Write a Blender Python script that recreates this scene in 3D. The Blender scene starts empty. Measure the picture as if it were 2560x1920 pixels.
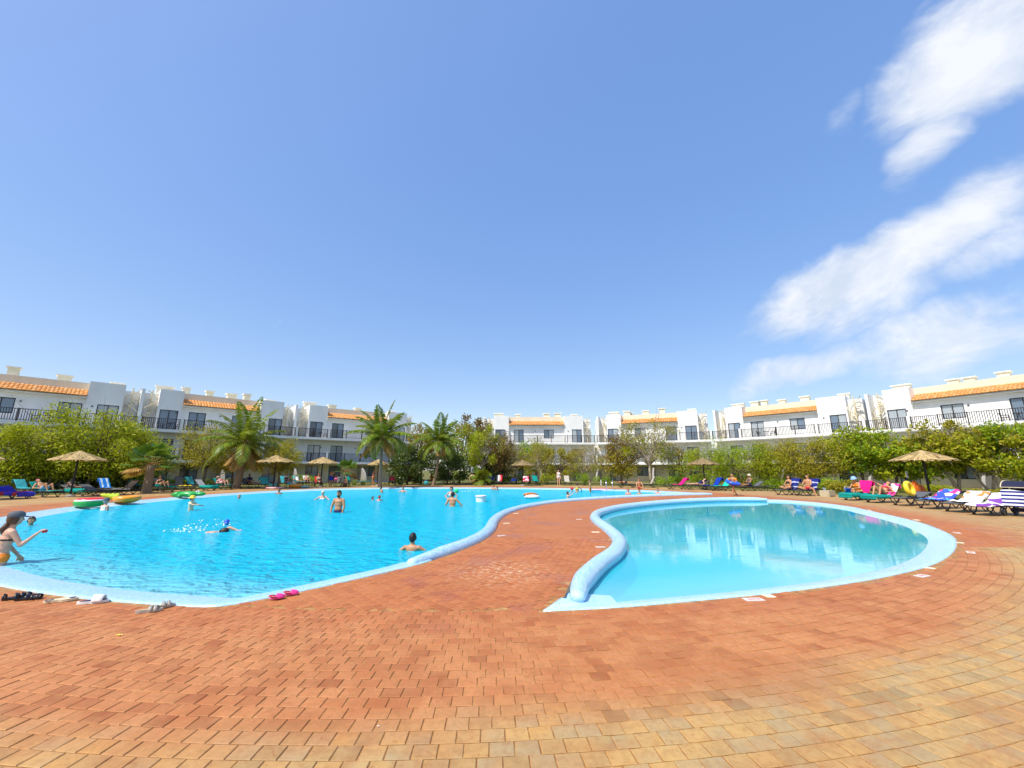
import bpy, bmesh, math, random
import numpy as np
from mathutils import Vector, Matrix
from mathutils.geometry import tessellate_polygon
PI = math.pi
rnd = random.Random(7)
scene = bpy.context.scene
COL = scene.collection

# ------------------------------------------------------------------ camera
EYE = 1.6
TILT = math.atan(215.0 / 1000.0)
cd = bpy.data.cameras.new('camera'); cam = bpy.data.objects.new('camera', cd); COL.objects.link(cam)
cam.location = (0, 0, EYE); cam.rotation_euler = (PI / 2 + TILT, 0, 0)
cd.sensor_width = 36; cd.lens = 36 * 1000 / 2560; cd.clip_end = 3000; cd.clip_start = 0.05
scene.camera = cam

# ------------------------------------------------------------------ light
SUN_H = Vector((-0.745, -0.667, 0)).normalized(); SUN_EL = math.radians(55)
SUN = Vector((SUN_H.x * math.cos(SUN_EL), SUN_H.y * math.cos(SUN_EL), math.sin(SUN_EL)))
sl = bpy.data.lights.new('sun', 'SUN'); sl.energy = 3.8; sl.angle = math.radians(0.53); sl.color = (1, 0.955, 0.88)
so = bpy.data.objects.new('sun', sl); COL.objects.link(so); so.rotation_euler = SUN.to_track_quat('Z', 'Y').to_euler(); so.location = SUN * 60
scene.view_settings.view_transform = 'Standard'; scene.view_settings.look = 'None'
scene.view_settings.exposure = 0.45; scene.view_settings.gamma = 1.0; scene.view_settings.use_curve_mapping = False

cy = scene.cycles
scene.render.engine = 'CYCLES'; cy.max_bounces = 6; cy.diffuse_bounces = 3; cy.glossy_bounces = 3; cy.transmission_bounces = 2; cy.transparent_max_bounces = 8
cy.caustics_reflective = False; cy.caustics_refractive = False; cy.use_denoising = True; cy.use_adaptive_sampling = True; cy.adaptive_threshold = .02; cy.sample_clamp_indirect = 6
# ------------------------------------------------------------------ node helpers
class NT:
    def __init__(s, nt): s.nt = nt; s.L = nt.links
    def n(s, t, **kw):
        nd = s.nt.nodes.new(t)
        for k, v in kw.items():
            if k.startswith('i_'):
                key = k[2:].replace('_', ' ')
                s.put(nd.inputs[int(key)] if key.isdigit() else nd.inputs[key], v)
            else: setattr(nd, k, v)
        return nd
    def put(s, sock, v):
        if hasattr(v, 'is_output'): s.L.new(v, sock)
        elif isinstance(v, bpy.types.Node): s.L.new(v.outputs[0], sock)
        else:
            try: sock.default_value = v
            except Exception: sock.default_value = (*v, 1.0)
    def m(s, op, a, b=0.0, c=None, clamp=False):
        nd = s.nt.nodes.new('ShaderNodeMath'); nd.operation = op; nd.use_clamp = clamp
        s.put(nd.inputs[0], a); s.put(nd.inputs[1], b)
        if c is not None: s.put(nd.inputs[2], c)
        return nd.outputs[0]
    def mix(s, f, a, b, blend='MIX'):
        nd = s.nt.nodes.new('ShaderNodeMix'); nd.data_type = 'RGBA'; nd.blend_type = blend
        s.put(nd.inputs[0], f); s.put(nd.inputs[6], a); s.put(nd.inputs[7], b)
        return nd.outputs[2]
    def ramp(s, f, stops, interp='LINEAR'):
        nd = s.nt.nodes.new('ShaderNodeValToRGB'); r = nd.color_ramp; r.interpolation = interp
        while len(r.elements) > len(stops): r.elements.remove(r.elements[-1])
        while len(r.elements) < len(stops): r.elements.new(0.5)
        for e, (p, c) in zip(r.elements, stops):
            e.position = p; e.color = c if len(c) == 4 else (*c, 1)
        s.put(nd.inputs[0], f); return nd.outputs[0]
    def noise(s, vec=None, scale=5, detail=4, rough=.5, dist=0.0):
        nd = s.n('ShaderNodeTexNoise', i_Scale=scale, i_Detail=detail, i_Roughness=rough, i_Distortion=dist)
        if vec is not None: s.put(nd.inputs['Vector'], vec)
        return nd.outputs[0]
    def dot(s, a, v):
        nd = s.n('ShaderNodeVectorMath', operation='DOT_PRODUCT'); s.put(nd.inputs[0], a); nd.inputs[1].default_value = tuple(v)
        return nd.outputs['Value']

# ------------------------------------------------------------------ picture -> place helpers (true 3D points on the ground or at a depth)
_c, _s = math.cos(TILT), math.sin(TILT)
def ray(u, v):
    x = (u - 1280) / 1000; y = (960 - v) / 1000
    return Vector((x, _c - y * _s, _s + y * _c))
def at(u, v, z=0.0):
    d = ray(u, v); return Vector((0, 0, EYE)) + d * ((z - EYE) / d.z)
def cpt(u, v, k): return Vector((0, 0, EYE)) + ray(u, v) * k

# ------------------------------------------------------------------ sky with clouds
w = bpy.data.worlds.new('World'); scene.world = w; w.use_nodes = True; w.cycles.sampling_method = 'MANUAL'; w.cycles.sample_map_resolution = 512
wt = NT(w.node_tree); w.node_tree.nodes.clear()
sky = wt.n('ShaderNodeTexSky', sky_type='NISHITA', sun_disc=False, sun_elevation=SUN_EL, sun_rotation=math.atan2(SUN_H.x, SUN_H.y),
           altitude=0.0, air_density=1.0, dust_density=1.1, ozone_density=2.0)
SKY_STRENGTH = 0.15
sg = wt.n('ShaderNodeGamma', i_Gamma=0.38); wt.put(sg.inputs['Color'], sky.outputs[0])
skyc = wt.n('ShaderNodeHueSaturation', i_Saturation=2.2, i_Value=2.62, i_Fac=1.0, i_Hue=.516); wt.put(skyc.inputs['Color'], sg.outputs[0])
DIR = wt.n('ShaderNodeTexCoord').outputs['Generated']
D0 = ray(2240, 560).normalized(); RV = D0.cross(Vector((0, 0, 1))).normalized(); UV_ = RV.cross(D0).normalized()
dd = wt.m('MAXIMUM', wt.dot(DIR, D0), 0.02)
ta = wt.m('DIVIDE', wt.dot(DIR, RV), dd); tb = wt.m('DIVIDE', wt.dot(DIR, UV_), dd)
def tcoord(u, v):
    d = ray(u, v).normalized(); k = d.dot(D0); return (d.dot(RV) / k, d.dot(UV_) / k)
# warp by noise
tv = wt.n('ShaderNodeCombineXYZ'); wt.put(tv.inputs[0], ta); wt.put(tv.inputs[1], tb)
wn = wt.n('ShaderNodeTexNoise', i_Scale=3.2, i_Detail=5.0, i_Roughness=0.6); wt.put(wn.inputs['Vector'], tv.outputs[0])
sepw = wt.n('ShaderNodeSeparateColor'); wt.put(sepw.inputs[0], wn.outputs[1])
ta2 = wt.m('ADD', ta, wt.m('MULTIPLY', wt.m('SUBTRACT', sepw.outputs[0], .5), .18))
tb2 = wt.m('ADD', tb, wt.m('MULTIPLY', wt.m('SUBTRACT', sepw.outputs[1], .5), .18))
def blob(p, q, hw, strength=1.0):
    (a0, b0), (a1, b1) = tcoord(*p), tcoord(*q)
    ca, cb = (a0 + a1) / 2, (b0 + b1) / 2; L = math.hypot(a1 - a0, b1 - b0) / 2; an = math.atan2(b1 - b0, a1 - a0)
    mx, my = (p[0] + q[0]) / 2, (p[1] + q[1]) / 2; t0, t1 = tcoord(mx, my - hw), tcoord(mx, my + hw)
    H = math.hypot(t1[0] - t0[0], t1[1] - t0[1]) / 2
    x = wt.m('SUBTRACT', ta2, ca); y = wt.m('SUBTRACT', tb2, cb); C, S = math.cos(an), math.sin(an)
    uu = wt.m('DIVIDE', wt.m('ADD', wt.m('MULTIPLY', x, C), wt.m('MULTIPLY', y, S)), L)
    vv = wt.m('DIVIDE', wt.m('SUBTRACT', wt.m('MULTIPLY', y, C), wt.m('MULTIPLY', x, S)), H)
    r2 = wt.m('ADD', wt.m('MULTIPLY', uu, uu), wt.m('MULTIPLY', vv, vv))
    return wt.m('SUBTRACT', strength, wt.m('MULTIPLY', wt.m('MINIMUM', r2, 4.0), max(strength, .6)))
BL = [blob((2170, 340), (2780, -120), 175, 1.1), blob((2190, 470), (2420, 240), 75, .75), blob((2030, 360), (2190, 150), 48, .10), blob((2120, 320), (2310, 30), 50, .14),
      blob((1860, 840), (2640, 420), 108, 1.1), blob((1980, 850), (2420, 640), 80, .62), blob((2320, 700), (2640, 560), 75, .34),
      blob((2120, 900), (2720, 770), 100, .66), blob((1830, 955), (2240, 850), 48, .75), blob((660, 815), (715, 805), 16, .02)]
M = BL[0]
for b_ in BL[1:]: M = wt.m('MAXIMUM', M, b_)
fb = wt.n('ShaderNodeTexNoise', i_Scale=6.0, i_Detail=10.0, i_Roughness=0.64, i_Distortion=.5)
fmp = wt.n('ShaderNodeMapping'); wt.put(fmp.inputs['Vector'], tv.outputs[0]); fmp.inputs['Rotation'].default_value = (0, 0, math.radians(-36)); fmp.inputs['Scale'].default_value = (.72, 1.1, 1)
wt.put(fb.inputs['Vector'], fmp.outputs[0])
fof = wt.n('ShaderNodeVectorMath', operation='ADD'); wt.put(fof.inputs[0], fmp.outputs[0]); fof.inputs[1].default_value = (-.03, .045, 0)
fbs = wt.n('ShaderNodeTexNoise', i_Scale=6.0, i_Detail=5.0, i_Roughness=0.6, i_Distortion=.5); wt.put(fbs.inputs['Vector'], fof.outputs[0])
den = wt.m('ADD', wt.m('ADD', M, .16), wt.m('MULTIPLY', wt.m('SUBTRACT', fb.outputs[0], .5), 2.0))
front = wt.m('GREATER_THAN', wt.dot(DIR, D0), 0.2)
den = wt.m('MULTIPLY', wt.n('ShaderNodeMapRange', interpolation_type='SMOOTHSTEP', i_0=den, i_1=-.12, i_2=1.05).outputs[0], front)
fb2 = wt.noise(tv.outputs[0], 4.0, 5, .5)
lit = wt.m('ADD', .5, wt.m('MULTIPLY', wt.m('SUBTRACT', fb.outputs[0], fbs.outputs[0]), 3.2), None, True)
cloudc = wt.ramp(wt.m('ADD', wt.m('MULTIPLY', lit, .55), wt.m('MULTIPLY', fb2, .5)), [(0.2, (3.3, 3.75, 4.5)), (.75, (4.9, 5.0, 5.2))])
skymix = wt.mix(wt.m('MULTIPLY', den, .9), skyc.outputs[0], cloudc)
bg = wt.n('ShaderNodeBackground', i_Strength=SKY_STRENGTH); wt.put(bg.inputs[0], skymix)
wo = wt.n('ShaderNodeOutputWorld'); wt.L.new(bg.outputs[0], wo.inputs[0])

# ------------------------------------------------------------------ materials
MATS = {}
def principled(name, color=(.5, .5, .5), rough=.6, spec=.4, metal=0.0):
    m = bpy.data.materials.new(name); m.use_nodes = True; t = NT(m.node_tree)
    p = m.node_tree.nodes['Principled BSDF']; t.put(p.inputs['Base Color'], color)
    p.inputs['Roughness'].default_value = rough; p.inputs['Specular IOR Level'].default_value = spec; p.inputs['Metallic'].default_value = metal
    MATS[name] = m; return m, t, p
def plain(name, color, rough=.6, var=.12, scale=6.0, spec=.35, metal=0.0, bump=0.0):
    """plain colour with soft procedural mottling"""
    if name in MATS: return MATS[name]
    m, t, p = principled(name, color, rough, spec, metal)
    co = t.n('ShaderNodeTexCoord').outputs['Object']
    nz = t.noise(co, scale, 5, .6)
    lo = tuple(c * (1 - var) for c in color); hi = tuple(min(1, c * (1 + var)) for c in color)
    t.put(p.inputs['Base Color'], t.ramp(nz, [(.3, lo), (.7, hi)]))
    if bump:
        b = t.n('ShaderNodeBump', i_Strength=bump, i_Distance=.01); t.put(b.inputs['Height'], t.noise(co, scale * 8, 4)); t.put(p.inputs['Normal'], b.outputs[0])
    return m
# ------------------------------------------------------------------ mesh helpers
class MB:
    def __init__(s): s.v = []; s.f = []; s.uv = []
    def add(s, vs, fs, uvs=None):
        o = len(s.v); s.v += [tuple(p) for p in vs]; s.f += [tuple(i + o for i in f) for f in fs]
        if uvs is not None: s.uv += list(uvs)
        return s
    def box(s, x0, x1, y0, y1, z0, z1, M=None):
        vs = [Vector((x, y, z)) for z in (z0, z1) for x, y in ((x0, y0), (x1, y0), (x1, y1), (x0, y1))]
        if M is not None: vs = [M @ p for p in vs]
        return s.add(vs, [(0, 3, 2, 1), (4, 5, 6, 7), (0, 1, 5, 4), (1, 2, 6, 5), (2, 3, 7, 6), (3, 0, 4, 7)])
    def cbox(s, c, size, M=None):
        a = [(c[i] - size[i] / 2, c[i] + size[i] / 2) for i in range(3)]
        return s.box(*a[0], *a[1], *a[2], M)
    def bar(s, p, q, wd, ht=None):
        """rectangular bar from p to q"""
        p, q = Vector(p), Vector(q); ht = ht or wd; d = (q - p).normalized()
        side = d.cross(Vector((0, 0, 1)))
        side = side.normalized() if side.length > 1e-4 else Vector((1, 0, 0))
        up = side.cross(d).normalized()
        vs = []
        for o in (p, q):
            for a, b in ((-1, -1), (1, -1), (1, 1), (-1, 1)): vs.append(o + side * a * wd / 2 + up * b * ht / 2)
        return s.add(vs, [(0, 1, 2, 3), (7, 6, 5, 4), (0, 4, 5, 1), (1, 5, 6, 2), (2, 6, 7, 3), (3, 7, 4, 0)])
    def tube(s, pts, rads, n=8, cap=True, flat=1.0):
        pts = [Vector(p) for p in pts]
        if not hasattr(rads, '__len__'): rads = [rads] * len(pts)
        o = len(s.v); pn = None
        for i, p in enumerate(pts):
            t = (pts[min(i + 1, len(pts) - 1)] - pts[max(i - 1, 0)])
            t = t.normalized() if t.length > 1e-9 else Vector((0, 0, 1))
            if pn is None:
                ref = Vector((0, 0, 1)) if abs(t.z) < .95 else Vector((1, 0, 0))
                nn = t.cross(ref).normalized()
            else:
                nn = pn - t * pn.dot(t); nn = nn.normalized() if nn.length > 1e-6 else t.orthogonal().normalized()
            pn = nn; bb = t.cross(nn)
            for k in range(n):
                a = 2 * PI * k / n; s.v.append(tuple(p + nn * math.cos(a) * rads[i] + bb * math.sin(a) * rads[i] * flat))
        for i in range(len(pts) - 1):
            for k in range(n):
                a = o + i * n + k; b = o + i * n + (k + 1) % n
                s.f.append((a, b, b + n, a + n))
        if cap:
            s.f.append(tuple(o + k for k in reversed(range(n)))); s.f.append(tuple(o + (len(pts) - 1) * n + k for k in range(n)))
        return s
    def lathe(s, prof, n=16, c=(0, 0, 0), wob=None):
        o = len(s.v)
        for j, (r, z) in enumerate(prof):
            for k in range(n):
                a = 2 * PI * k / n; rr, zz = (r, z) if wob is None else wob(r, z, a, j)
                s.v.append((c[0] + rr * math.cos(a), c[1] + rr * math.sin(a), c[2] + zz))
        for j in range(len(prof) - 1):
            for k in range(n):
                a = o + j * n + k; b = o + j * n + (k + 1) % n
                s.f.append((a, b, b + n, a + n))
        return s
    def torus(s, R, r, n=28, m=10, c=(0, 0, 0), squash=1.0, M=None):
        o = len(s.v)
        for i in range(n):
            a = 2 * PI * i / n
            for j in range(m):
                b = 2 * PI * j / m
                p = Vector((c[0] + (R + r * math.cos(b)) * math.cos(a), c[1] + (R + r * math.cos(b)) * math.sin(a), c[2] + r * squash * math.sin(b)))
                s.v.append(tuple(M @ p if M is not None else p))
        for i in range(n):
            for j in range(m):
                a = o + i * m + j; b = o + i * m + (j + 1) % m; c_ = o + ((i + 1) % n) * m + (j + 1) % m; d = o + ((i + 1) % n) * m + j
                s.f.append((a, d, c_, b))
        return s
    def ball(s, c, r, n=12, m=8, M=None):
        o = len(s.v); c = Vector(c); r = Vector(r) if hasattr(r, '__len__') else Vector((r, r, r))
        for j in range(m + 1):
            th = PI * j / m
            for k in range(n):
                a = 2 * PI * k / n
                p = Vector((r.x * math.sin(th) * math.cos(a), r.y * math.sin(th) * math.sin(a), r.z * math.cos(th)))
                if M is not None: p = M @ p
                s.v.append(tuple(c + p))
        for j in range(m):
            for k in range(n):
                a = o + j * n + k; b = o + j * n + (k + 1) % n
                s.f.append((a, a + n, b + n, b))
        return s
    def grid(s, fn, nu, nv, uvfn=None):
        o = len(s.v)
        for i in range(nu + 1):
            for j in range(nv + 1): s.v.append(tuple(fn(i / nu, j / nv)))
        for i in range(nu):
            for j in range(nv):
                a = o + i * (nv + 1) + j; s.f.append((a, a + nv + 1, a + nv + 2, a + 1))
        return s
    def build(s, name, mat=None, parent=None, smooth=False, kind=None):
        me = bpy.data.meshes.new(name); me.from_pydata(s.v, [], s.f)
        if s.uv and len(s.uv) == len(s.v):
            uvl = me.uv_layers.new(name='UVMap'); li = np.zeros(len(me.loops), dtype=np.int32); me.loops.foreach_get('vertex_index', li)
            uvl.data.foreach_set('uv', np.array(s.uv, dtype=np.float32)[li].ravel())
        if smooth: me.polygons.foreach_set('use_smooth', [True] * len(me.polygons))
        me.update()
        return link(name, me, mat, parent, kind)
def link(name, me, mat=None, parent=None, kind=None):
    if mat is not None and not me.materials: me.materials.append(MATS[mat] if isinstance(mat, str) else mat)
    o = bpy.data.objects.new(name, me); COL.objects.link(o)
    if parent is not None: o.parent = parent
    if kind: o['kind'] = kind
    return o
def np_mesh(name, verts, nper, mat, parent=None, kind=None, smooth=False):
    """verts (N*nper,3): N separate polygons of nper corners"""
    N = len(verts) // nper; me = bpy.data.meshes.new(name)
    me.vertices.add(len(verts)); me.vertices.foreach_set('co', np.asarray(verts, dtype=np.float32).ravel())
    me.loops.add(N * nper); me.loops.foreach_set('vertex_index', np.arange(N * nper, dtype=np.int32))
    me.polygons.add(N); me.polygons.foreach_set('loop_start', np.arange(0, N * nper, nper, dtype=np.int32))
    me.polygons.foreach_set('loop_total', np.full(N, nper, dtype=np.int32))
    if smooth: me.polygons.foreach_set('use_smooth', [True] * N)
    me.update(calc_edges=True)
    return link(name, me, mat, parent, kind)
def tag(o, label, cat, group=None):
    o['label'] = label; o['category'] = cat
    if group: o['group'] = group
    return o
def empty(name, loc=(0, 0, 0), rz=0.0, label=None, cat=None, group=None):
    o = bpy.data.objects.new(name, None); COL.objects.link(o); o.empty_display_size = .2
    o.location = loc; o.rotation_euler = (0, 0, rz)
    if label: tag(o, label, cat, group)
    return o
def copy_tree(o, parent=None):
    c = o.copy(); COL.objects.link(c)
    if parent is not None: c.parent = parent
    for ch in CHILDREN(o): copy_tree(ch, c)
    return c
def CHILDREN(o): return list(o.children)
def place(o, loc, rz=0.0, label=None, cat=None, group=None, scale=None):
    o.location = loc; o.rotation_euler = (0, 0, rz)
    if scale: o.scale = (scale,) * 3 if not hasattr(scale, '__len__') else scale
    if label: tag(o, label, cat or o.get('category'), group or o.get('group'))
    return o

# ------------------------------------------------------------------ surface materials
def polar_rows(t, pos, cx, cy, pitch, width, seamr=None):
    """procedural brick joints laid in rings around (cx,cy): returns joint mask 0..1"""
    sp = t.n('ShaderNodeSeparateXYZ'); t.put(sp.inputs[0], pos)
    x = t.m('SUBTRACT', sp.outputs[0], cx); y = t.m('SUBTRACT', sp.outputs[1], cy)
    r = t.m('SQRT', t.m('ADD', t.m('MULTIPLY', x, x), t.m('MULTIPLY', y, y)))
    a = t.m('MULTIPLY', t.m('ARCTAN2', x, y), 15.0)
    cv = t.n('ShaderNodeCombineXYZ'); t.put(cv.inputs[0], a); t.put(cv.inputs[1], r)
    bk = t.n('ShaderNodeTexBrick', i_Scale=1.0, i_Mortar_Size=.006, i_Mortar_Smooth=.3, i_Brick_Width=width, i_Row_Height=pitch)
    bk.inputs['Color1'].default_value = (0, 0, 0, 1); bk.inputs['Color2'].default_value = (1, 1, 1, 1); bk.inputs['Mortar'].default_value = (.5, .5, .5, 1)
    t.put(bk.inputs['Vector'], cv.outputs[0])
    return bk.outputs['Fac'], bk.outputs['Color'], r
def paving(name, bricks):
    m, t, p = principled(name, (.5, .2, .1), .62, .35)
    pos = t.n('ShaderNodeNewGeometry').outputs['Position']
    if bricks:
        isl = t.n('ShaderNodeNewGeometry').outputs['Random Per Island']; ob = t.n('ShaderNodeObjectInfo').outputs['Random']
        rv = t.m('FRACT', t.m('ADD', isl, t.m('MULTIPLY', ob, 7.13)))
        joint = None
        sp = t.n('ShaderNodeSeparateXYZ'); t.put(sp.inputs[0], pos)
        x = t.m('SUBTRACT', sp.outputs[0], -1.1); y = t.m('SUBTRACT', sp.outputs[1], 18.2)
        r = t.m('SQRT', t.m('ADD', t.m('MULTIPLY', x, x), t.m('MULTIPLY', y, y)))
    else:
        joint, bc, r = polar_rows(t, pos, -1.1, 18.2, .128, .149)
        rv = t.n('ShaderNodeSeparateColor'); t.put(rv.inputs[0], bc); rv = rv.outputs[0]
    big = t.noise(pos, .55, 5, .6); mid = t.noise(pos, 2.6, 5, .62); fine = t.noise(pos, 38, 5, .6)
    c = t.ramp(rv, [(0, (.29, .095, .034)), (.18, (.41, .16, .066)), (.6, (.48, .21, .092)), (.85, (.44, .175, .07)), (1, (.36, .125, .046))])
    tan = t.ramp(fine, [(.3, (.47, .225, .10)), (.7, (.56, .28, .14))])
    c = t.mix(t.ramp(t.m('ADD', t.m('MULTIPLY', mid, .6), t.m('MULTIPLY', big, .4)), [(.42, (0, 0, 0)), (.62, (.85, .85, .85))]), c, tan)
    # redder, damp paving close to the pools, sandy weathered outer border
    red = t.ramp(rv, [(0, (.40, .12, .042)), (.5, (.47, .16, .06)), (1, (.43, .14, .05))])
    nearp = t.n('ShaderNodeMapRange', i_0=t.m('ADD', r, t.m('MULTIPLY', t.m('SUBTRACT', mid, .5), 1.6)), i_1=14.1, i_2=13.2).outputs[0]
    s0 = t.n('ShaderNodeSeparateXYZ'); t.put(s0.inputs[0], pos); xx = t.m('ADD', s0.outputs[0], 3.2); yy = t.m('SUBTRACT', s0.outputs[1], 22.0)
    rr = t.m('SQRT', t.m('ADD', t.m('MULTIPLY', xx, xx), t.m('MULTIPLY', yy, yy)))
    far_ = t.m('GREATER_THAN', s0.outputs[1], 9.0)
    nearp = t.m('MAXIMUM', nearp, t.m('MULTIPLY', far_, t.n('ShaderNodeMapRange', i_0=t.m('ADD', rr, t.m('MULTIPLY', t.m('SUBTRACT', mid, .5), 1.2)), i_1=20.3, i_2=18.8).outputs[0]))
    c = t.mix(t.m('MULTIPLY', nearp, .62), c, red)
    sand = t.ramp(t.m('ADD', t.m('MULTIPLY', rv, .5), t.m('MULTIPLY', mid, .5)), [(.2, (.33, .30, .18)), (.42, (.52, .38, .17)), (.6, (.36, .34, .23)), (.8, (.54, .36, .13))])
    outer = t.n('ShaderNodeMapRange', i_0=t.m('ADD', t.m('ADD', r, t.m('MULTIPLY', t.n('ShaderNodeSeparateXYZ', i_0=pos).outputs[0], .09)), t.m('MULTIPLY', t.m('SUBTRACT', big, .5), .9)), i_1=14.95, i_2=15.5).outputs[0]
    c = t.mix(t.m('MULTIPLY', t.m('MULTIPLY', outer, t.m('SUBTRACT', 1.0, nearp)), .82), c, sand)
    patch = t.ramp(t.noise(pos, .85, 7, .68, 1.2), [(.47, (0, 0, 0)), (.60, (1, 1, 1))])
    c = t.mix(t.m('MULTIPLY', patch, .34), c, t.ramp(rv, [(0, (.27, .085, .03)), (1, (.36, .13, .05))]))
    # stains
    st = t.ramp(t.noise(pos, 7.5, 6, .65, .6), [(.60, (0, 0, 0)), (.70, (1, 1, 1))])
    c = t.mix(t.m('MULTIPLY', st, .5), c, (.30, .10, .035))
    dirt = t.ramp(t.noise(pos, 19, 6, .7), [(.35, (1, 1, 1)), (.55, (.0, .0, .0))])
    c = t.mix(t.m('MULTIPLY', dirt, .38), c, (.27, .15, .06))
    rough = .66
    wet = t.ramp(t.noise(pos, .9, 4, .55, .4), [(.54, (0, 0, 0)), (.60, (1, 1, 1))])
    wet = t.m('MULTIPLY', wet, nearp)
    c = t.mix(t.m('MULTIPLY', wet, .35), c, (.36, .10, .03))
    salt = t.ramp(t.noise(pos, 11, 6, .7), [(.5, (0, 0, 0)), (.62, (1, 1, 1))])
    spx = t.n('ShaderNodeVectorMath', operation='DISTANCE'); t.put(spx.inputs[0], pos); spx.inputs[1].default_value = (-.15, 6.95, 0)
    sm = t.n('ShaderNodeMapRange', i_0=spx.outputs['Value'], i_1=1.15, i_2=.2).outputs[0]
    c = t.mix(t.m('MULTIPLY', t.m('MULTIPLY', salt, sm), .55), c, (.72, .62, .52))
    if joint is not None:
        c = t.mix(t.m('MULTIPLY', joint, .45), c, (.34, .17, .07))
        # bare mortar bed wherever separate bricks are laid on the sheet
        sp = t.n('ShaderNodeSeparateXYZ'); t.put(sp.inputs[0], pos)
        an = t.m('ARCTAN2', t.m('ADD', sp.outputs[0], 1.1), t.m('SUBTRACT', 18.2, sp.outputs[1]))
        both = lambda a_, b_: t.m('MULTIPLY', a_, b_)
        ring = both(both(t.m('GREATER_THAN', r, 13.1), t.m('LESS_THAN', r, 13.13 + 46 * .128)), both(t.m('GREATER_THAN', an, -1.15), t.m('LESS_THAN', an, 1.25)))
        isl_ = both(both(t.m('LESS_THAN', r, 13.1), t.m('LESS_THAN', sp.outputs[1], 10.2)), both(t.m('GREATER_THAN', sp.outputs[0], -4), t.m('LESS_THAN', sp.outputs[0], 3.2)))
        mort = t.ramp(t.noise(pos, 9, 5, .65), [(.3, (.22, .095, .035)), (.5, (.37, .19, .07)), (.72, (.56, .39, .18))])
        c = t.mix(t.m('MAXIMUM', ring, isl_), c, mort)
    c = t.mix(1.0, c, (1.0, .87, .66), 'MULTIPLY')
    t.put(p.inputs['Base Color'], c)
    t.put(p.inputs['Roughness'], t.m('SUBTRACT', .68, t.m('MULTIPLY', wet, .3)))
    b = t.n('ShaderNodeBump', i_Strength=.35, i_Distance=.004)
    t.put(b.inputs['Height'], t.m('ADD', fine, t.m('MULTIPLY', mid, .8))); t.put(p.inputs['Normal'], b.outputs[0])
    return m
paving('paving_brick', True); paving('paving_far', False)
def mortar():
    m, t, p = principled('mortar', (.2, .1, .04), .85, .2)
    pos = t.n('ShaderNodeNewGeometry').outputs['Position']
    t.put(p.inputs['Base Color'], t.ramp(t.noise(pos, 9, 5, .65), [(.3, (.17, .07, .025)), (.55, (.27, .13, .045)), (.75, (.42, .28, .12))]))
def mosaic(name, cols, tile=.026, grout=(.80, .84, .84), var=1.0, rough=.25):
    """square glass tiles from the UV map (metres)"""
    m, t, p = principled(name, (.4, .7, .9), rough, .5)
    uv = t.n('ShaderNodeTexCoord').outputs['UV']
    sc = t.n('ShaderNodeVectorMath', operation='SCALE'); t.put(sc.inputs[0], uv); sc.inputs['Scale'].default_value = 1 / tile
    fl = t.n('ShaderNodeVectorMath', operation='FLOOR'); t.put(fl.inputs[0], sc.outputs[0])
    fr = t.n('ShaderNodeVectorMath', operation='FRACTION'); t.put(fr.inputs[0], sc.outputs[0])
    wnz = t.n('ShaderNodeTexWhiteNoise', noise_dimensions='2D'); t.put(wnz.inputs['Vector'], fl.outputs[0])
    base = t.ramp(wnz.outputs[0], [(i / (len(cols) - 1), c) for i, c in enumerate(cols)])
    pos = t.n('ShaderNodeNewGeometry').outputs['Position']
    base = t.mix(t.ramp(t.noise(pos, 1.6, 5, .6), [(.4, (0, 0, 0)), (.7, (.4, .4, .4))]), base, (.46, .70, .84))
    s2 = t.n('ShaderNodeSeparateXYZ'); t.put(s2.inputs[0], fr.outputs[0])
    ex = t.m('MINIMUM', s2.outputs[0], t.m('SUBTRACT', 1.0, s2.outputs[0])); ey = t.m('MINIMUM', s2.outputs[1], t.m('SUBTRACT', 1.0, s2.outputs[1]))
    g = t.m('LESS_THAN', t.m('MINIMUM', ex, ey), .075)
    t.put(p.inputs['Base Color'], t.mix(t.m('MULTIPLY', g, .8), base, grout))
    b = t.n('ShaderNodeBump', i_Strength=.4, i_Distance=.002, invert=True); t.put(b.inputs['Height'], g); t.put(p.inputs['Normal'], b.outputs[0])
    return m
mosaic('mosaic_coping', [(.10, .36, .62), (.22, .50, .74), (.36, .62, .80), (.18, .46, .72), (.52, .74, .84), (.14, .40, .68)], .03)
mosaic('mosaic_beach', [(.24, .56, .76), (.34, .65, .81), (.20, .50, .76), (.48, .74, .84), (.30, .61, .80)])
def basin(name, col, col2):
    m, t, p = principled(name, col, .4, .4)
    pos = t.n('ShaderNodeNewGeometry').outputs['Position']
    v = t.n('ShaderNodeTexVoronoi', feature='SMOOTH_F1', i_Scale=1.3, i_Smoothness=.4)
    t.put(v.inputs['Vector'], t.n('ShaderNodeVectorMath', operation='ADD', i_0=pos).outputs[0])
    t.put(p.inputs['Base Color'], t.mix(t.m('MULTIPLY', t.noise(pos, .35, 3, .5), .9), col, col2))
basin('basin_main', (.02, .55, .80), (.05, .66, .86)); basin('basin_small', (.10, .62, .82), (.18, .72, .88))
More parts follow.
